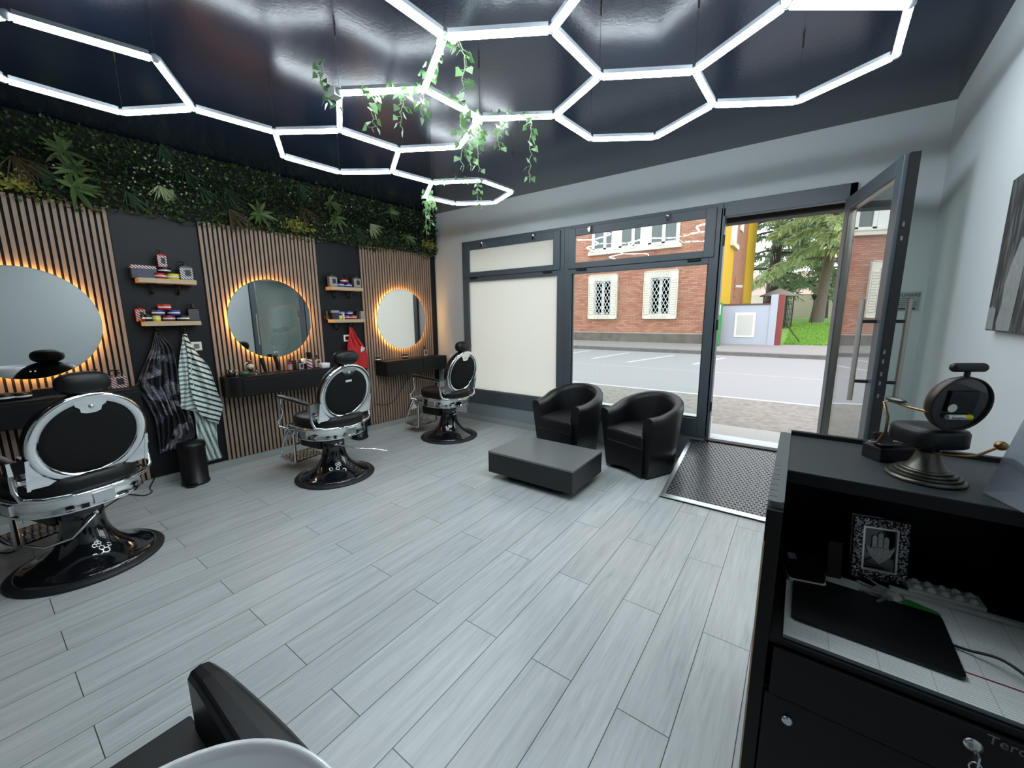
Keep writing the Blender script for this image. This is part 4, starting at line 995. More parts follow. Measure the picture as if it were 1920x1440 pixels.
# ------------------------------------------------------------------ reception desk and what lies on it
M['deskblack'] = mat('matt_black_desk_laminate', srgb(11,12,14), .5, bump=.05, nscale=60, spec=.3)
t = thing('reception_desk', 'black reception desk with raised counter at the right edge of the photo', 'reception desk', (0, 1.45, 0))
def dbox(name, m, x0, y0, z0, x1, y1, z1, parent=None, bevel=.002):
    return MB().box(x0, y0-1.45, z0, x1, y1-1.45, z1).build(name, m, parent or t, bevel=bevel)
dbox('end_panel', M['deskblack'], -.0275, 1.09, 0, .006, 1.82, 1.085)
b = MB(); pl = rrect(.0335, .71, .012, 4, -.01075, 1.463-1.45); b.prism(pl, 1.085, 1.101); b.build('panel_edge', M['strip'], t, bevel=.002)
b = MB()
for i in range(7): b.box(-.026, 1.14+i*.042-1.45, 1.1008, -.010, 1.1425+i*.042-1.45, 1.1014)
b.build('scratch_marks', M['ink'], t)
dbox('edge_band', M['shelfwood'], -.0285, 1.0885, .0, -.0245, 1.0925, 1.0, bevel=.0005)
dbox('front_panel', M['deskblack'], .006, 1.795, 0, .56, 1.82, 1.06)
dbox('counter_slab', M['deskblack'], .006, 1.375, 1.06, .56, 1.82, 1.095)
dbox('counter_top', M['desktop'], .006, 1.376, 1.095, .56, 1.82, 1.0985, bevel=.0005)
b = MB(); b.box(.006, 1.80-1.45, 1.098, .56, 1.82-1.45, 1.114); b.box(.548, 1.375-1.45, 1.098, .56, 1.80-1.45, 1.114); b.build('counter_rim', M['dark_frame'], t, bevel=.002)
dbox('worktop', M['deskblack'], .006, 1.085, .742, .58, 1.795, .758)
dbox('right_panel', M['deskblack'], .56, 1.09, 0, .58, 1.82, 1.06)
dbox('drawer_shelf', M['deskblack'], .006, 1.10, .592, .56, 1.795, .606)
dr = dbox('cabinet_door', M['deskblack'], .010, 1.085, .06, .52, 1.10, .598)
b = MB(); b.lathe([(.012,0), (.012,.006), (.008,.008)], 16, T(.062, 1.085-1.45, .545) @ Matrix.Rotation(pi/2, 4, 'X')); b.build('door_lock', M['steel'], dr)
t = thing('cash_drawer', 'black cash drawer with a key in its lock inside the desk', 'cash drawer', (.28, 1.28, .607))
MB().box(-.262, -.198, 0, .262, .20, .128).build('drawer_body', M['deskblack'], t, bevel=.003)
fr = MB().box(-.262, -.206, .001, .262, -.198, .131).build('drawer_front', M['deskblack'], t, bevel=.002)
text_mesh('raised_lettering', 'Tero', .027, M['grey_plastic'], fr, (.118, -.2065, .118), (pi/2, 0, 0), .0008)
b = MB(); b.lathe([(.014,0), (.014,.005), (.009,.007)], 18, T(.075, -.206, .092) @ Matrix.Rotation(pi/2, 4, 'X')); b.build('lock', M['steel'], fr)
b = MB(); b.tube([(.075,-.213,.092), (.075,-.228,.092)], .003, 6); b.box(.0735, -.245, .074, .0765, -.226, .098); b.tube([(.075+.009*cos(a), -.236, .068+.011*sin(a)) for a in [2*pi*k/12 for k in range(12)]], .0015, 6, True); b.build('key', M['steel'], fr)

def papermat():
    m, tr, b = nt('ruled_ledger_paper'); b.inputs['Roughness'].default_value = .8
    tc = tr.nodes.new('ShaderNodeTexCoord'); br = tr.nodes.new('ShaderNodeTexBrick'); tr.links.new(tc.outputs['Object'], br.inputs['Vector'])
    for k, v in (('Scale',1), ('Brick Width',.09), ('Row Height',.0075), ('Mortar Size',.0005), ('Bias',0)): br.inputs[k].default_value = v
    br.offset = 0; br.inputs['Color1'].default_value = srgb(216,218,216); br.inputs['Color2'].default_value = srgb(206,210,208); br.inputs['Mortar'].default_value = srgb(120,130,134)
    tr.links.new(br.outputs['Color'], b.inputs['Base Color']); return m
t = thing('ledger', 'open white ruled appointment ledger under the tablet on the desk', 'ledger', (.033, 1.095, .7585))
MB().box(0, 0, 0, .50, .36, .010).build('page_block', papermat(), t, bevel=.001)
b = MB(); b.box(.30, .10, .0101, .50, .104, .0105); b.build('red_rule', M['dred_p'], t)
t = thing('tablet', 'large black tablet lying face down on the white ledger', 'tablet', (.047, 1.166, .769), RAD(-1))
MB().prism(rrect(.312, .228, .014, 4, .156, .114), 0, .008).build('tablet_body', M['black_plastic'], t, bevel=.002)
cord('black charging cable plugged into the tablet on the ledger', [(.361,1.275,.775), (.385,1.27,.778), (.43,1.245,.795), (.48,1.19,.785), (.54,1.12,.772)], .0032)
t = thing('card_terminal', 'black card terminal on a white base at the left of the desk worktop', 'card terminal', (.072, 1.40, .7585), RAD(14))
MB().prism(rrect(.094, .10, .012), 0, .022).build('terminal_base', M['white_plastic'], t, bevel=.002)
b = MB(); MT = T(0,0,.024) @ Matrix.Rotation(RAD(14), 4, 'X'); b.prism(rrect(.088, .092, .012), 0, .026, MT); b.build('terminal_body', M['black_plastic'], t, bevel=.002)
b = MB(); b.box(-.036, .015, .0262, -.016, .04, .0268, MT); b.build('sticker', M['grey_plastic'], t)
t = thing('phone_stand', 'black upright phone stand between the card terminal and the ornate frame', 'stand', (.152, 1.425, .7585), RAD(14))
b = MB(); b.box(-.022, -.03, 0, .022, .035, .008); b.box(-.018, .012, .006, .018, .024, .12, Matrix.Rotation(RAD(-10), 4, 'X')); b.build('stand_body', M['deskblack'], t, bevel=.002)
# ornate frame with a silver hand-shaped charm
def ornate():
    m, tr, b = nt('ornate_silver_relief'); b.inputs['Roughness'].default_value = .32; b.inputs['Metallic'].default_value = .8
    tc = tr.nodes.new('ShaderNodeTexCoord'); v = tr.nodes.new('ShaderNodeTexVoronoi'); v.inputs['Scale'].default_value = 190; v.feature = 'SMOOTH_F1'; tr.links.new(tc.outputs['Object'], v.inputs['Vector'])
    rp = tr.nodes.new('ShaderNodeValToRGB'); tr.links.new(v.outputs['Distance'], rp.inputs[0]); rp.color_ramp.elements[0].position = .2; rp.color_ramp.elements[0].color = (.55,.56,.57,1); rp.color_ramp.elements[1].position = .5; rp.color_ramp.elements[1].color = (.02,.02,.022,1)
    tr.links.new(rp.outputs[0], b.inputs['Base Color']); bp = tr.nodes.new('ShaderNodeBump'); bp.invert = True; bp.inputs['Strength'].default_value = .8; bp.inputs['Distance'].default_value = .003
    tr.links.new(v.outputs['Distance'], bp.inputs['Height']); tr.links.new(bp.outputs[0], b.inputs['Normal']); return m
M['ornate'] = ornate()
M['charm'] = mat('engraved_silver', (.42,.44,.44,1), .35, .7, noise=.5, nscale=260, bump=.5)
t = thing('picture_frame', 'small ornate black and silver frame holding a silver hand charm', 'picture frame', (.254, 1.506, .7585), RAD(13.6))
ML = Matrix.Rotation(RAD(-9), 4, 'X')
b = MB(); b.box(-.070, 0, 0, .070, .014, .196, ML); b.build('backing', M['blackgloss'], t, bevel=.002)
b = MB()
for x0, z0, x1, z1 in ((-.066,.006,-.042,.190), (.042,.006,.066,.190), (-.042,.006,.042,.032), (-.042,.164,.042,.190)): b.box(x0, -.008, z0, x1, 0, z1, ML)
b.build('ornate_border', M['ornate'], t, bevel=.003)
b = MB()
for x0, z0, x1, z1 in ((-.042,.032,-.037,.164), (.037,.032,.042,.164), (-.037,.032,.037,.037), (-.037,.159,.037,.164)): b.box(x0, -.005, z0, x1, 0, z1, ML)
b.build('inner_edge', M['steel'], t)
MH = ML @ T(0, -.0005, .098) @ Matrix.Rotation(pi/2, 4, 'X')
b = MB()
for cx, h in ((-.0135,.036), (0,.046), (.0135,.036)): b.prism(rrect(.0115, h, .005, 4, cx, .008+h/2-.004), 0, .004, MH)
palm = [(-.021,.008), (-.021,.0), (-.029,.008), (-.034,.014), (-.032,.001), (-.025,-.018), (-.012,-.032), (0,-.042), (.012,-.032), (.025,-.018), (.032,.001), (.034,.014), (.029,.008), (.021,.0), (.021,.008)]
b.prism(palm[::-1], 0, .004, MH); b.build('hand_charm', M['charm'], t, bevel=.001)
t = thing('keys', 'bunch of keys on a ring beside the ornate frame on the desk', 'keys', (.278, 1.428, .7695), RAD(15))
t.scale = (1.3, 1.3, 1.3)
b = MB(); b.tube([(.016*cos(a), .016*sin(a), .003+.002*sin(a)) for a in [2*pi*k/20 for k in range(20)]], .0012, 6, True); b.build('key_ring', M['steel'], t)
for i, a in enumerate((2.0, 2.6, 3.2, 3.9)):
    b = MB(); MK = Matrix.Rotation(a, 4, 'Z') @ T(.016, 0, .001+.0015*i); b.prism(sellipse(.011, .010, 14, 1, .008, 0), 0, .002, MK); b.box(.016, -.003, 0, .045, .003, .002, MK); b.build('key', M['steel'], t)
b = MB(); b.prism(rrect(.056, .026, .011, 4, .044, -.004), .0, .004, Matrix.Rotation(RAD(-38), 4, 'Z')); b.build('green_fob', M['green_plastic'], t, label='green key fob')
t = thing('pill_tray', 'white tray with two rows of rounded bumps behind the ledger', 'tray', (.39, 1.512, .7585), RAD(2))
b = MB(); b.box(-.075, -.03, 0, .075, .03, .022)
for i in range(5):
    for j in range(2): b.ell((-.055+i*.0275, -.014+j*.028, .022), .011, .011, .012, 10)
b.build('tray_body', M['white_plastic'], t)
b = MB(); b.box(0, 0, 0, .27, .018, .016); o = b.build('paper_pad', M['paper'], None, .001); o.location = (.275, 1.462, .7585); tag(o, 'narrow white paper pad along the back edge of the ledger', 'paper')

# miniature barber chair clock (front is local +x)
M['case'] = mat('dark_bronze_case', srgb(52,44,38), .4, .5, noise=.3, nscale=30)
t = thing('desk_clock', 'miniature bronze barber chair clock on the counter, battery showing in its back', 'clock', (.316, 1.518, 1.0985), RAD(122))
b = MB(); b.lathe([(.080,0), (.083,.003), (.083,.007), (.078,.011)], 48); b.lathe([(.072,.011), (.074,.014), (.072,.018)], 48); b.lathe([(.063,.018), (.065,.021), (.062,.025)], 48)
b.lathe([(.053,.025), (.055,.028), (.050,.031)], 48); b.lathe([(.044,.031), (.037,.042), (.031,.055), (.027,.068), (.026,.078)], 48, None, True, True); b.build('pedestal', M['pewter'], t)
b = MB(); b.tube([(.020*cos(a), .020*sin(a), .078+.026*a/(2*pi*4)) for a in [2*pi*4*k/64 for k in range(65)]], .0032, 6); b.build('spring', M['black_plastic'], t)
def so(k, z): return [(x*k+.01, y*k, z) for x, y in sellipse(.070, .068, 36, .62)]
b = MB(); b.rings([so(.92,.098), so(1,.102), so(1,.138), so(.94,.145), so(.4,.149)]); b.build('seat', M['leather'], t)
TC = T(-.055, 0, .222) @ Matrix.Rotation(RAD(-8), 4, 'Y') @ Matrix.Rotation(RAD(-90), 4, 'Y')
b = MB(); b.lathe([(.055,-.026), (.067,-.020), (.0725,-.008), (.0725,.006), (.0705,.010), (.068,.006), (.0665,-.004)], 48, TC, True, False); b.build('clock_case', M['case'], t)
b = MB(); b.lathe([(.0672,.001), (.0672,.0025)], 40, TC)
TC = TC @ T(0, 0, .0052); b.build('back_cover', M['blackgloss'], t)
b = MB(); b.box(-.02, -.034, -.003, .036, .034, .004, TC); mv = b.build('movement', M['black_plastic'], t, bevel=.002)
bt = MB(); bt.cyl((-.032,-.028,.004), (-.032,.028,.004), .0068, seg=14, M=TC); bat = bt.build('battery', M['white_plastic'], mv)
bt = MB(); bt.cyl((-.032,-.029,.004), (-.032,-.012,.004), .00685, seg=14, M=TC); bt.build('battery_tip', M['yel_p'], bat)
tb = text_mesh('battery_lettering', 'Energizer', .0085, mat('navy_print', srgb(30,36,70), .5), bat, (0,0,0), (0,0,0), .0002)
tb.matrix_local = TC @ T(-.032, .006, .0109) @ Matrix.Rotation(-pi/2, 4, 'Z') @ Matrix.Rotation(0, 4, 'X')
b = MB(); b.lathe([(.011,.0041), (.011,.0046)], 20, TC @ T(-.008, .022, 0)); b.build('round_sticker', M['white_plastic'], mv)
b = MB(); b.tube([(-.062,-.032,.317), (-.062,.032,.317)], .0115, 14); b.ell((-.062,-.032,.317), .0115, .011, .0115, 12); b.ell((-.062,.032,.317), .0115, .011, .0115, 12); b.cyl((-.06,0,.285), (-.062,0,.315), .006); b.build('headrest', M['leather'], t)
for sg in (1, -1):
    b = MB(); y = sg*.066; b.tube([(-.05,y,.20), (.0,y,.20), (.055,y*1.05,.206), (.075,y*1.1,.20), (.055,y*1.1,.16), (.06,y*1.05,.115), (.085,y*1.0,.075), (.125,y*.8,.06)], .0036, 8); ar = b.build('arm', M['bronze'], t)
    b = MB(); b.ell((.045, y*1.04, .212), .034, .012, .007, 16); b.build('arm_pad', M['pewter'], ar)
b = MB(); b.tube([(.125,-.06,.06), (.15,-.03,.058), (.155,0,.058), (.15,.03,.058), (.125,.06,.06)], .004, 8); b.box(.115, -.03, .056, .15, .03, .060); b.build('footrest', M['chrome'], t)
b = MB(); b.tube([(.02,.03,.082), (-.03,.0,.080), (-.045,-.055,.080), (-.05,-.07,.083), (-.055,-.112,.108)], .0036, 8); b.ell((-.056,-.119,.113), .0135, .0135, .012, 14); b.build('side_lever', M['bronze'], t)
t = thing('card_case', 'black leather card case behind the miniature barber chair on the counter', 'card case', (.272, 1.672, 1.0985), RAD(35))
b = MB(); b.box(-.07, -.035, 0, .07, .035, .045); b.build('case_body', M['leather'], t, bevel=.004)
b = MB(); b.box(-.066, -.02, .03, .066, -.008, .085, Matrix.Rotation(RAD(-12), 4, 'X')); b.build('case_flap', M['leather'], t, bevel=.003)

def acrylic():
    m, tr, b = nt('clear_acrylic'); b.inputs['Base Color'].default_value = srgb(150,156,164); b.inputs['Roughness'].default_value = .12
    tp = tr.nodes.new('ShaderNodeBsdfTransparent'); tp.inputs[0].default_value = (.80,.83,.87,1); mx = tr.nodes.new('ShaderNodeMixShader'); mx.inputs[0].default_value = .45
    tr.links.new(tp.outputs[0], mx.inputs[1]); tr.links.new(b.outputs[0], mx.inputs[2]); tr.links.new(mx.outputs[0], tr.nodes['Material Output'].inputs[0]); return m
A = at(1845, 925, 'z', 1.099); B_ = at(1910, 957, 'z', 1.099); Dv = at(1922, 788, 'y', A.y+.075)-A
t = thing('acrylic_stand', 'clear acrylic leaflet stand on the counter cut by the right photo edge', 'leaflet stand', A)
e1 = (B_-A).normalized(); nn_ = e1.cross(Dv.normalized()).normalized()*.003
W2 = e1*.16; V = [Vector((0,0,0)), W2, W2+Dv*1.15, Dv*1.15]
b = MB(); b.add(V+[v+nn_ for v in V], [(0,1,2,3), (7,6,5,4), (0,4,5,1), (1,5,6,2), (2,6,7,3), (3,7,4,0)]); b.build('front_sheet', acrylic(), t)
V = [Vector((0,0,0)), W2, W2+Vector((.06,.05,0)), Vector((.06,.05,0))]
b = MB(); b.add(V+[v+Vector((0,0,.003)) for v in V], [(0,1,2,3), (7,6,5,4), (0,4,5,1), (1,5,6,2), (2,6,7,3), (3,7,4,0)]); b.build('foot', bpy.data.materials['clear_acrylic'], t)

# ------------------------------------------------------------------ picture and sign
def artmat():
    m, tr, b = nt('black_white_print'); b.inputs['Roughness'].default_value = .7
    tc = tr.nodes.new('ShaderNodeTexCoord'); mp = tr.nodes.new('ShaderNodeMapping'); mp.inputs['Scale'].default_value = (1, 9, 1.6); tr.links.new(tc.outputs['Object'], mp.inputs[0])
    nz = tr.nodes.new('ShaderNodeTexNoise'); nz.inputs['Scale'].default_value = 4; nz.inputs['Detail'].default_value = 7; tr.links.new(mp.outputs[0], nz.inputs['Vector'])
    rp = tr.nodes.new('ShaderNodeValToRGB'); tr.links.new(nz.outputs['Fac'], rp.inputs[0]); rp.color_ramp.elements[0].position = .45; rp.color_ramp.elements[0].color = srgb(22,24,27); rp.color_ramp.elements[1].position = .8; rp.color_ramp.elements[1].color = srgb(110,112,112)
    tr.links.new(rp.outputs[0], b.inputs['Base Color']); return m
ry = 2.625; WR = math.atan2(1, .0443)-pi/2          # right wall leans by this much
t = thing('canvas_picture', 'dark black and white canvas picture on the white wall, cut by the right photo edge', 'picture', (xr(ry)-.001, ry, 1.78), WR)
MB().box(-.03, -.95, -.305, 0, 0, .305).build('canvas', artmat(), t, bevel=.002)
b = MB(); b.prism([(-.005,-.30), (-.10,-.30), (-.10,-.22), (-.085,-.205), (-.07,-.215), (-.05,-.20), (-.03,-.212), (-.005,-.205)], 0, .0006, T(-.0306, 0, 0) @ Matrix(((0,0,-1,0),(1,0,0,0),(0,1,0,0),(0,0,0,1))))
b.prism([(-.13,-.27), (-.16,-.20), (-.15,-.12), (-.18,-.05), (-.25,.05), (-.33,.0), (-.30,-.30), (-.15,-.30)], 0, .0006, T(-.0306, 0, 0) @ Matrix(((0,0,-1,0),(1,0,0,0),(0,1,0,0),(0,0,0,1))))
b.build('pale_brush_strokes', mat('grey_paint', srgb(120,124,124), .7, noise=.3, nscale=30), t)
t = thing('no_smoking_sign', 'small grey no smoking notice on the wall behind the door edge', 'sign', (.60, YW-.001, 1.642))
MB().box(-.137, -.003, -.074, .137, 0, .074).build('plate', mat('sign_grey', srgb(150,158,154), .5), t)
text_mesh('heading', 'VIETATO FUMARE', .034, M['ink'], t, (0, -.0032, .048), (pi/2, 0, 0), .0003)
b = MB()
for z in (.026, .012, -.006, -.02, -.034): b.box(-.125, -.0036, z-.0018, .125-.03*(z > 0), -.003, z+.0018)
b.box(.02, -.0036, -.062, .118, -.003, -.05); b.build('small_print', M['ink'], t)

# ------------------------------------------------------------------ shampoo chair and basin in the foreground
t = thing('shampoo_chair', 'black shampoo chair with padded arms at the bottom edge of the photo', 'salon chair', (-.98, -.02, 0))
for sg in (1, -1):
    b = MB(); R = []
    for k in range(9):
        q = k/8; x = -.285+.62*q; wid = .062+.045*math.sin(q*1.5); top = .615+.02*q-.01*(q < .1); yo = sg*(.318+.030*math.sin(min(1,q*1.2)*pi/2)); yi = yo-sg*wid
        bot = .05
        R.append([(x, yo-sg*.02, bot), (x, yo, .30), (x, yo, top-.02), (x, yo-sg*.012, top-.004), (x, (yo+yi)/2, top+.002), (x, yi+sg*.010, top-.003), (x, yi, top-.02), (x, yi, .30), (x, yi+sg*.01, bot)])
    b.rings(R, False, True, False); b.build('armrest', M['leather'], t, bevel=.006)
MB().box(-.345, -.262, .10, .33, .262, .43).build('seat', M['leather'], t, bevel=.008, seg=3)
b = MB(); b.box(.28, -.255, .35, .36, .255, .60); b.build('backrest', M['leather'], t, bevel=.03, seg=4)
b = MB(); b.box(-.25, -.22, 0, .35, .22, .10); b.build('base', M['black_plastic'], t)
t = thing('shampoo_basin', 'white ceramic shampoo basin behind the black salon chair at the bottom photo edge', 'basin', (-.485, -.008, -.005))
def br_(k, z, dx=0): return [(x*k+dx, y*k, z) for x, y in sellipse(.24, .245, 56, .92)]
b = MB(); b.rings([br_(.35,.62), br_(.62,.66), br_(.86,.76), br_(.97,.86), br_(1.0,.895), br_(.985,.905), br_(.955,.903), br_(.93,.89), br_(.82,.80), br_(.55,.725), br_(.2,.71), br_(.05,.708)]); b.build('bowl', M['ceramic'], t)
b = MB(); b.box(-.06, -.14, .012, .20, .14, .66); b.build('stand', M['black_plastic'], t, bevel=.01)
b = MB(); b.lathe([(.022,.7085), (.022,.712), (.008,.713)], 18); b.build('drain', M['chrome'], t)

# ------------------------------------------------------------------ the street outside
DIM = .52
_srgb = srgb
def srgb(r, g, b):            # outdoor surface colours, darkened evenly to offset the strong sky
    c = _srgb(r, g, b); return (c[0]*DIM, c[1]*DIM, c[2]*DIM, 1)
M['asphalt'] = mat('road_asphalt', srgb(182,180,182), .9, noise=.10, nscale=40, bump=.2)
M['walk'] = mat('coarse_pavement', srgb(166,158,150), .9, noise=.62, nscale=13, bump=.5)
M['farwalk'] = mat('far_pavement', srgb(176,170,168), .9, noise=.08, nscale=6)
M['stone'] = mat('pale_stone_sill', srgb(206,204,198), .8, noise=.12, nscale=30)
M['kerb'] = mat('kerb_stone', srgb(136,130,126), .9, noise=.35, nscale=5)
M['line'] = mat('road_paint', srgb(228,228,230), .8, noise=.05, nscale=8)
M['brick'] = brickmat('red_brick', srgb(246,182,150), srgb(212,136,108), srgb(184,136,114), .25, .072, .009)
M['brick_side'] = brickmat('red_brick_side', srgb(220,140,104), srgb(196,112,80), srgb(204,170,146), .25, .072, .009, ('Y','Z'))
M['yellow'] = mat('yellow_render', srgb(255,200,24), .8)
M['plinth'] = mat('stained_stone_plinth', srgb(136,126,116), .9, noise=.55, nscale=3)
M['wwhite'] = mat('white_window_stone', _srgb(206,200,184), .8, noise=.06, nscale=12)
M['wframe'] = mat('white_window_frame', _srgb(206,206,202), .5)
M['wglass'] = mat('dark_window_glass', srgb(96,108,104), .1, spec=.8)
M['iron'] = mat('white_iron_grille', _srgb(205,205,202), .5)
M['bluewhite'] = mat('pale_blue_render', srgb(214,220,232), .8)
M['coping'] = mat('brown_coping', srgb(120,86,76), .8)
M['redpost'] = mat('red_gate_post', srgb(158,72,60), .7)
M['greenpost'] = mat('green_post', srgb(36,170,72), .5)
M['beige'] = mat('beige_garden_wall', srgb(250,240,220), .9, noise=.12, nscale=2)
M['grass'] = mat('lawn', srgb(112,158,62), .9, noise=.35, nscale=3)
M['bark'] = mat('grey_bark', srgb(138,126,116), .9, noise=.3, nscale=6, bump=.4, stretch=(4,4,1))
M['darkbark'] = mat('dark_bark', srgb(84,78,74), .9, noise=.3, nscale=6, bump=.4, stretch=(4,4,1))
M['rooftile'] = mat('red_roof_tiles', srgb(236,196,182), .9, noise=.2, nscale=4)
M['slate'] = mat('grey_slate', srgb(160,150,144), .9, noise=.2, nscale=5)
DIM = .85                       # foliage and lawn colours, dimmed less; needles lightened against their own shade
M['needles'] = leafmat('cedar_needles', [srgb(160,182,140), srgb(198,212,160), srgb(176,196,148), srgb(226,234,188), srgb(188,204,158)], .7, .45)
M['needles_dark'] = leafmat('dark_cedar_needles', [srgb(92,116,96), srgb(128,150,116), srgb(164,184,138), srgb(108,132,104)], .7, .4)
M['grass'] = mat('lawn', srgb(112,158,62), .9, noise=.35, nscale=3)
DIM = .52

def ground(name, y0, y1, z0, z1, m, x0=-40, x1=30):
    b = MB(); b.add([(x0,y0,z0-.3), (x1,y0,z0-.3), (x1,y1,z1-.3), (x0,y1,z1-.3), (x0,y0,z0), (x1,y0,z0), (x1,y1,z1), (x0,y1,z1)], [(3,2,1,0),(4,5,6,7),(0,1,5,4),(1,2,6,5),(2,3,7,6),(3,0,4,7)])
    return struct(b, name, m)
ground('door_sill_slab', YW+.02, 5.24, .248, .245, M['stone'], -5.0, 1.1)
ground('near_pavement', 5.24, 7.33, .20, .20, M['walk'])
ground('road', 7.33, 15.1, .195, .195, M['asphalt'])
ground('far_kerb', 15.1, 15.32, .31, .315, M['kerb'])
ground('far_pavement', 15.32, 17.4, .315, .47, M['farwalk'])
ROADZ = .197
b = MB(); b.box(-40, 7.30, .15, 30, 7.40, .202); tag(b.build('road_edge_line', M['line']), 'white painted line along the near edge of the road outside', 'road marking')
b = MB(); b.box(-40, 10.42, .15, 30, 10.50, ROADZ); tag(b.build('lane_line', mat('worn_road_paint', srgb(204,202,204), .8)), 'faint worn line along the middle of the road outside', 'road marking')
for i, ((x0,y0),(x1,y1)) in enumerate((((-5.36,11.82),(-5.06,14.44)), ((-4.06,11.39),(-3.46,14.21)), ((-2.34,11.85),(-1.9,14.2)), ((-6.9,12.0),(-6.66,14.5)))):
    b = MB(); b.prism([(x0-.07,y0), (x0+.07,y0), (x1+.07,y1), (x1-.07,y1)], .15, ROADZ+.001)
    tag(b.build('parking_line', M['line']), ('white parking line outside, middle of three seen through the clear window', 'white parking line outside, nearest the doorway post', 'white parking line outside seen through the doorway side of the window post', 'white parking line outside, leftmost seen through the clear window')[i], 'road marking', 'white parking bay lines')

YB_ = 17.0
bd = thing('brick_building', 'red brick building with white framed windows across the road', 'building', (-9, YB_, 0))
MW = T(9, -YB_, 0)
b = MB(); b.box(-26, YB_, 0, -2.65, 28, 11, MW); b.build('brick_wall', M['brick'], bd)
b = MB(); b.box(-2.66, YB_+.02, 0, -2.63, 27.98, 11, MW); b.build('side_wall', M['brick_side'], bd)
b = MB(); b.box(-26, YB_-.07, 0, -2.65, YB_, .80, MW); b.build('stone_plinth', M['plinth'], bd)
b = MB(); b.box(-26, YB_-.075, .80, -2.65, YB_, .83, MW); b.build('plinth_ledge', M['stone'], bd)
for y0, y1 in ((YB_-.05, 19.6), (24.3, 28.05)):
    b = MB(); b.box(-2.75, y0, .5, -2.58, y1, 11, MW); b.build('yellow_pilaster', M['yellow'], bd)
def low_window(xc, z0=1.40, z1=3.32, w=1.34):
    x0, x1 = xc-w/2, xc+w/2; iw = .40; b = MB(); yf = YB_-.09
    for (a0, c0, a1, c1) in ((x0,z0,x0+.27,z1), (x1-.27,z0,x1,z1), (x0+.27,z1-.28,x1-.27,z1), (x0+.27,z0,x1-.27,z0+.19)):
        b.box(a0, yf, c0, a1, YB_+.1, c1, MW)
    f = b.build('window', M['wwhite'], bd)
    b = MB(); n = 15
    for i in range(n):
        z = z0+.2+i*(z1-z0-.5)/n
        for a0, a1 in ((x0+.05, x0+.25), (x1-.25, x1-.05)): b.box(a0, yf-.025, z, a1, yf, z+.06, MW)
    for i in range(12):
        x = x0+.29+i*(w-.6)/12; b.box(x, yf-.02, z1-.24, x+.035, yf, z1-.04, MW); b.box(x, yf-.02, z0+.03, x+.035, yf, z0+.16, MW)
    b.box(x0, yf-.03, z0, x1, yf, z0+.025, MW); b.box(x0, yf-.03, z1-.025, x1, yf, z1, MW); b.box(x0, yf-.03, z0, x0+.03, yf, z1, MW); b.box(x1-.03, yf-.03, z0, x1, yf, z1, MW)
    b.build('moulding', M['wwhite'], f)
    b = MB(); b.box(x0+.27, YB_+.0, z0+.19, x1-.27, YB_+.02, z1-.28, MW); b.build('pane', M['wglass'], f)
    b = MB(); b.box(xc-.06, YB_-.02, z0+.19, xc+.06, YB_, z1-.28, MW); b.box(x0+.27, YB_-.02, z0+.19, x0+.35, YB_, z1-.28, MW); b.box(x1-.35, YB_-.02, z0+.19, x1-.27, YB_, z1-.28, MW); b.build('casement', M['wframe'], f)
    b = MB(); gx0, gx1, gz0, gz1 = x0+.29, x1-.29, z0+.22, z1-.32; yg = yf+.02; nd = 5; hgt = gz1-gz0; wd_ = gx1-gx0; st = wd_/nd
    m_ = int(hgt/(st*1.6)); sv = hgt/m_
    for i in range(-m_, nd+m_):
        for sg in (1, -1):
            # straight diagonal bars clipped to the opening
            xa = gx0+i*st if sg > 0 else gx1-i*st; pts = []
            for k in range(m_*4+1):
                q = k/4; x = xa+sg*q*st; z = gz0+q*sv
                if gx0-1e-6 <= x <= gx1+1e-6: pts.append((x, yg, z))
            if len(pts) > 1: b.tube([pts[0], pts[-1]], .013, 4, M=MW)
    for x in (gx0, gx1): b.tube([(x,yg,gz0),(x,yg,gz1)], .016, 4, M=MW)
    for z in (gz0, gz1): b.tube([(gx0,yg,z),(gx1,yg,z)], .016, 4, M=MW)
    b.build('grille', M['iron'], f)
for xc in (-7.25, -4.77, -9.75, -12.25, -14.75): low_window(xc)
def high_window(x0, x1, z0=4.30, z1=6.3):
    b = MB(); b.box(x0-.1, YB_-.18, z0-.14, x1+.1, YB_, z0, MW); b.box(x0-.02, YB_-.22, z0, x1+.02, YB_, z0+.05, MW); sill = b.build('window_sill', M['wwhite'], bd)
    n = 3; w = (x1-x0)/n
    for i in range(n):
        a0 = x0+i*w; a1 = a0+w; f = MB()
        for xx in (a0+.02, (a0+a1)/2-.06, a1-.30 if i < n-1 else a1-.14): f.box(xx, YB_-.05, z0, xx+.13, YB_, z1, MW)
        f.box(a0+.02, YB_-.05, z0+.04, a1-.14, YB_, z0+.14, MW); f.box(a0+.02, YB_-.05, z1-.1, a1-.14, YB_, z1, MW)
        if i < n-1: f.box(a1-.30, YB_-.07, z0, a1+.02, YB_, z1, MW)
        w_ = f.build('window', M['wframe'], bd); g = MB(); g.box(a0+.05, YB_-.01, z0+.05, a1-.05, YB_+.01, z1-.05, MW); g.build('pane', M['wglass'], w_)
high_window(-7.85, -4.15); high_window(-13.6, -9.9)
def onside(px, py): return at(px, py, 'x', -2.62)
P0, P1 = onside(1368, 452), onside(1378, 452)
b = MB(); b.box(-2.68, P0.y, P0.z, -2.55, P1.y, P0.z+2.2, MW); b.build('side_window', M['wframe'], bd)
b = MB(); b.box(-2.68, P0.y-.1, P0.z-.18, -2.45, P1.y+.15, P0.z, MW); b.build('side_sill', M['wwhite'], bd)
P0, P1 = onside(1388, 431), onside(1393, 431)
b = MB(); b.box(-2.68, P0.y, P0.z, -2.58, P1.y, P0.z+1.6, MW); b.build('side_window', M['wframe'], bd)
P0 = onside(1380, 525)
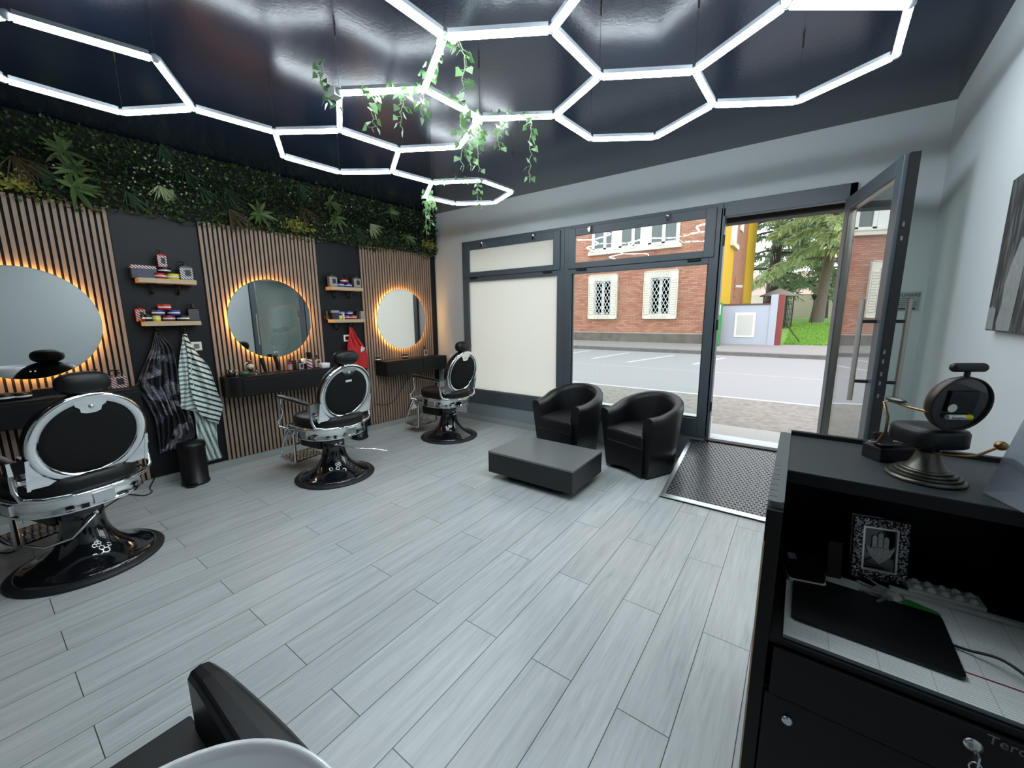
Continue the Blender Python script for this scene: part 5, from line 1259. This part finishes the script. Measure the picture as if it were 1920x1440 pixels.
b = MB(); b.box(-2.64, P0.y-.35, P0.z-.75, -2.60, P0.y+.35, P0.z+.1, MW); b.build('side_niche', M['brick_side'], bd)
b = MB(); b.cyl((-2.62, P0.y, P0.z-.3), (-2.35, P0.y, P0.z-.32), .07, seg=10, M=MW); b.build('wall_lamp', M['wframe'], bd)

t = thing('utility_wall', 'low pale blue wall with a white meter door beside the yellow building corner', 'wall', (-1.62, 17.2, .45))
lw = lambda px, py: at(px, py, 'y', 17.18)
x0, x1 = lw(1353,600).x, lw(1443,600).x; zt = lw(1400,572).z
b = MB(); b.box(x0+1.62, -.02, -.1, x1+1.62, .35, zt-.45); b.build('wall_body', M['bluewhite'], t)
b = MB(); b.box(x0+1.60, -.05, zt-.45, x1+1.64, .38, zt-.40); b.build('coping', M['coping'], t)
q0, q1 = lw(1375,632), lw(1418,586)
b = MB(); b.box(q0.x+1.62, -.045, q0.z-.45, q1.x+1.62, -.02, q1.z-.45); d_ = b.build('meter_door', M['wframe'], t, bevel=.01)
b = MB(); b.box(q0.x+1.70, -.052, q0.z-.37, q1.x+1.54, -.045, q1.z-.53); b.build('door_panel', mat('cream_meter_door', srgb(236,234,226), .6), d_)
p0, p1 = lw(1438,642), lw(1454,552)
t = thing('gate_pillar', 'tall pale pillar with a red inner face at the park gate', 'pillar', (p0.x, 17.15, p0.z-.05))
b = MB(); b.box(0, 0, -.05, .22, .6, p1.z-p0.z+.05); b.build('pillar_body', M['bluewhite'], t)
b = MB(); b.box(.22, .02, -.05, .40, .6, p1.z-p0.z+.04); b.build('red_face', M['redpost'], t)
g0, g1 = at(1341,646,'y',16.6), at(1345,566,'y',16.6)
t = thing('green_post', 'narrow green and white post beside the doorway frame outside', 'post', (g0.x, 16.6, g0.z-.03))
b = MB(); b.box(-.14, -.1, 0, .14, .1, g1.z-g0.z); b.build('post_body', M['greenpost'], t, bevel=.02)
b = MB(); b.box(-.11, -.11, (g1.z-g0.z)*.72, .11, -.1, (g1.z-g0.z)*.95); b.build('white_sign', M['wframe'], t)

b = MB(); n = 24; V = []
for (ya, za, yb, zb) in ((17.4,.46,28,1.15), (28,1.15,60,1.35)):
    b.add([(-2.6,ya,za), (30,ya,za), (30,yb,zb), (-2.6,yb,zb), (-2.6,ya,.1), (30,ya,.1), (30,yb,.1), (-2.6,yb,.1)], [(0,1,2,3), (0,4,5,1), (1,5,6,2), (2,6,7,3), (3,7,4,0)])
struct(b, 'lawn', M['grass'])
def gz(y): return .46+(y-17.4)*.69/10.6 if y < 28 else 1.15+(y-28)*.2/32
b = MB(); rg = random.Random(5)
for i in range(9000):
    x = rg.uniform(-.45, 3.2); y = 17.5+rg.random()**1.5*9; z = gz(y)-.01; h = rg.uniform(.05, .12); a = rg.uniform(0, pi)
    b.add([(x-.018*cos(a), y-.018*sin(a), z), (x+.018*cos(a), y+.018*sin(a), z), (x+rg.uniform(-.03,.03), y+rg.uniform(-.03,.03), z+h)], [(0,1,2)])
tag(b.build('grass', leafmat('grass_blades', [srgb(126,186,66), srgb(180,232,100), srgb(150,208,82), srgb(200,240,130)], .7, .3)), 'bright green grass of the park lawn beyond the far pavement', 'grass', None, 'stuff')
wz = at(1520, 553, 'y', 44).z
b = MB(); b.box(-14, 44, .8, 30, 44.3, wz); tag(b.build('garden_wall', M['beige']), 'beige boundary wall at the far side of the park lawn', 'wall')
h0, h1 = at(1470, 551, 'y', 50), at(1470, 522, 'y', 54)
t = thing('house', 'white house with pale red tiled roof behind the boundary wall', 'house', (0, 50, 1.27))
b = MB(); b.box(-6, 0, 0, 8, 8, h0.z-1.27); b.build('house_wall', M['wframe'], t)
b = MB(); b.add([(-6.6,-.6,h0.z-1.37), (8.6,-.6,h0.z-1.37), (8.6,4,h1.z-.67), (-6.6,4,h1.z-.67), (-6.6,8.6,h0.z-1.37), (8.6,8.6,h0.z-1.37)], [(0,1,2,3), (3,2,5,4), (0,3,4), (1,5,2), (0,4,5,1)]); b.build('roof', M['rooftile'], t)
for px in (1508, 1566):
    w0 = at(px, 556, 'y', 49.9); b = MB(); b.box(w0.x-.45, -.08, w0.z-2.07, w0.x+.6, 0, w0.z-1.17); b.build('window', M['redpost'] if px < 1550 else M['wglass'], t)
k0, k1 = at(1428, 556, 'y', 24), at(1494, 556, 'y', 24); kc = at(1463, 544, 'y', 24); R_ = (k1.x-k0.x)/2
t = thing('garden_kiosk', 'small kiosk with grey slatted pointed roof and dark lattice sides in the park', 'kiosk', ((k0.x+k1.x)/2, 24, gz(24)-.05))
zr = k0.z-gz(24)+.05
b = MB(); b.lathe([(R_*1.12, zr-.02), (R_*1.12, zr+.03), (R_*.5, zr+.22), (.04, zr+.36)], 6); b.build('roof', M['slate'], t)
for i in range(6):
    a = pi/3*i; b = MB(); b.cyl((R_*.85*cos(a), R_*.85*sin(a), 0), (R_*.85*cos(a), R_*.85*sin(a), zr), .03, seg=6); b.build('post', M['dark_frame'], t)
b = MB()
for i in range(6):
    a0, a1 = pi/3*i, pi/3*(i+1); A_ = Vector((R_*.85*cos(a0), R_*.85*sin(a0), 0)); B2 = Vector((R_*.85*cos(a1), R_*.85*sin(a1), 0))
    for k in range(1, 5): p = A_.lerp(B2, k/5); b.cyl(p, p+Vector((0,0,zr*.85)), .012, seg=4)
    for k in range(1, 6): z = Vector((0,0,zr*.15*k)); b.cyl(A_+z, B2+z, .012, seg=4)
b.build('lattice', M['dark_frame'], t)
l0 = at(1522, 600, 'y', 26); l1 = at(1523, 562, 'y', 26)
t = thing('lamp_post', 'thin short lamp post on the park lawn before the beige wall', 'lamp post', (l0.x, 26, gz(26)-.02))
hh = l1.z-gz(26); b = MB(); b.cyl((0,0,0), (0,0,hh), .02, seg=6); b.build('pole', M['dark_frame'], t)
b = MB(); b.lathe([(.03,hh), (.14,hh+.22), (.15,hh+.25), (.02,hh+.3)], 6); b.build('lantern', M['dark_frame'], t)
c0, c1 = at(1464, 594, 'y', 17.6), at(1499, 641, 'y', 17.55)
b = MB(); b.tube([(0,0,0), c1-c0], .02, 6); o = b.build('guy_rope', M['dark_frame']); o.location = c0; tag(o, 'dark rope slanting from the gate pillar to the lawn edge', 'rope')

def cedar(name, label, base, lean, H, r0, zlo, R, m, bark, seed, nb):
    t = thing(name, label, 'tree', base, 0, 'cedars in the park'); rg = random.Random(seed)
    def tp(q): return Vector((lean[0]*q*H, lean[1]*q*H, q*H))
    b = MB(); b.tube([tp(i/10)+Vector((0,0,-.2 if i == 0 else 0)) for i in range(11)], [r0*(1.25 if i == 0 else 1)*(1-.075*i) for i in range(11)], 12); b.build('trunk', bark, t)
    br = MB(); lf = MB()
    for i in range(nb):
        q = zlo+(1-zlo)*((i+.5)/nb)**.9; p0 = tp(q); a = i*2.399+rg.uniform(-.4,.4); L = R*(1.15-.55*q)*rg.uniform(.7,1.1)
        P = []
        for k in range(9):
            f = k/8; P.append(p0+Vector((cos(a), sin(a), 0))*L*f+Vector((0, 0, L*(.22*f-.52*f*f*rg.uniform(.9,1.15)))))
        if any(base[0]+p.x < -2.3 and base[1]+p.y < 28.4 for p in P): P = [p0.lerp(P[k], .45) for k in range(9)]; L *= .45
        br.tube(P, [r0*.22*(1-.1*k) for k in range(9)], 5)
        sd = Vector((-sin(a), cos(a), 0))
        for k in range(int(L*70)):
            f = rg.uniform(.18,1.02)**.8; j = min(7, int(f*8)); c = P[j].lerp(P[j+1], min(1, f*8-j)); wv = L*.30*(1.1-f*.8)
            c = c+sd*rg.uniform(-wv, wv)+Vector((0,0,rg.uniform(-.10,.07)))
            if base[0]+c.x < -2.1 and base[1]+c.y < 28.6: continue
            for _ in range(2):
                d = Vector((cos(a)*.8+rg.gauss(0,.5), sin(a)*.8+rg.gauss(0,.5), rg.uniform(-1.1,.15))); ln = rg.uniform(.22,.50)
                leaf_quad(lf, c, d, Vector((rg.uniform(-1,1), rg.uniform(-1,1), 1)), ln, ln*.22, .15)
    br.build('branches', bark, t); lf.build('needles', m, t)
tb1 = at(1441, 600, 'y', 34); tb2 = at(1530, 604, 'y', 27.5)
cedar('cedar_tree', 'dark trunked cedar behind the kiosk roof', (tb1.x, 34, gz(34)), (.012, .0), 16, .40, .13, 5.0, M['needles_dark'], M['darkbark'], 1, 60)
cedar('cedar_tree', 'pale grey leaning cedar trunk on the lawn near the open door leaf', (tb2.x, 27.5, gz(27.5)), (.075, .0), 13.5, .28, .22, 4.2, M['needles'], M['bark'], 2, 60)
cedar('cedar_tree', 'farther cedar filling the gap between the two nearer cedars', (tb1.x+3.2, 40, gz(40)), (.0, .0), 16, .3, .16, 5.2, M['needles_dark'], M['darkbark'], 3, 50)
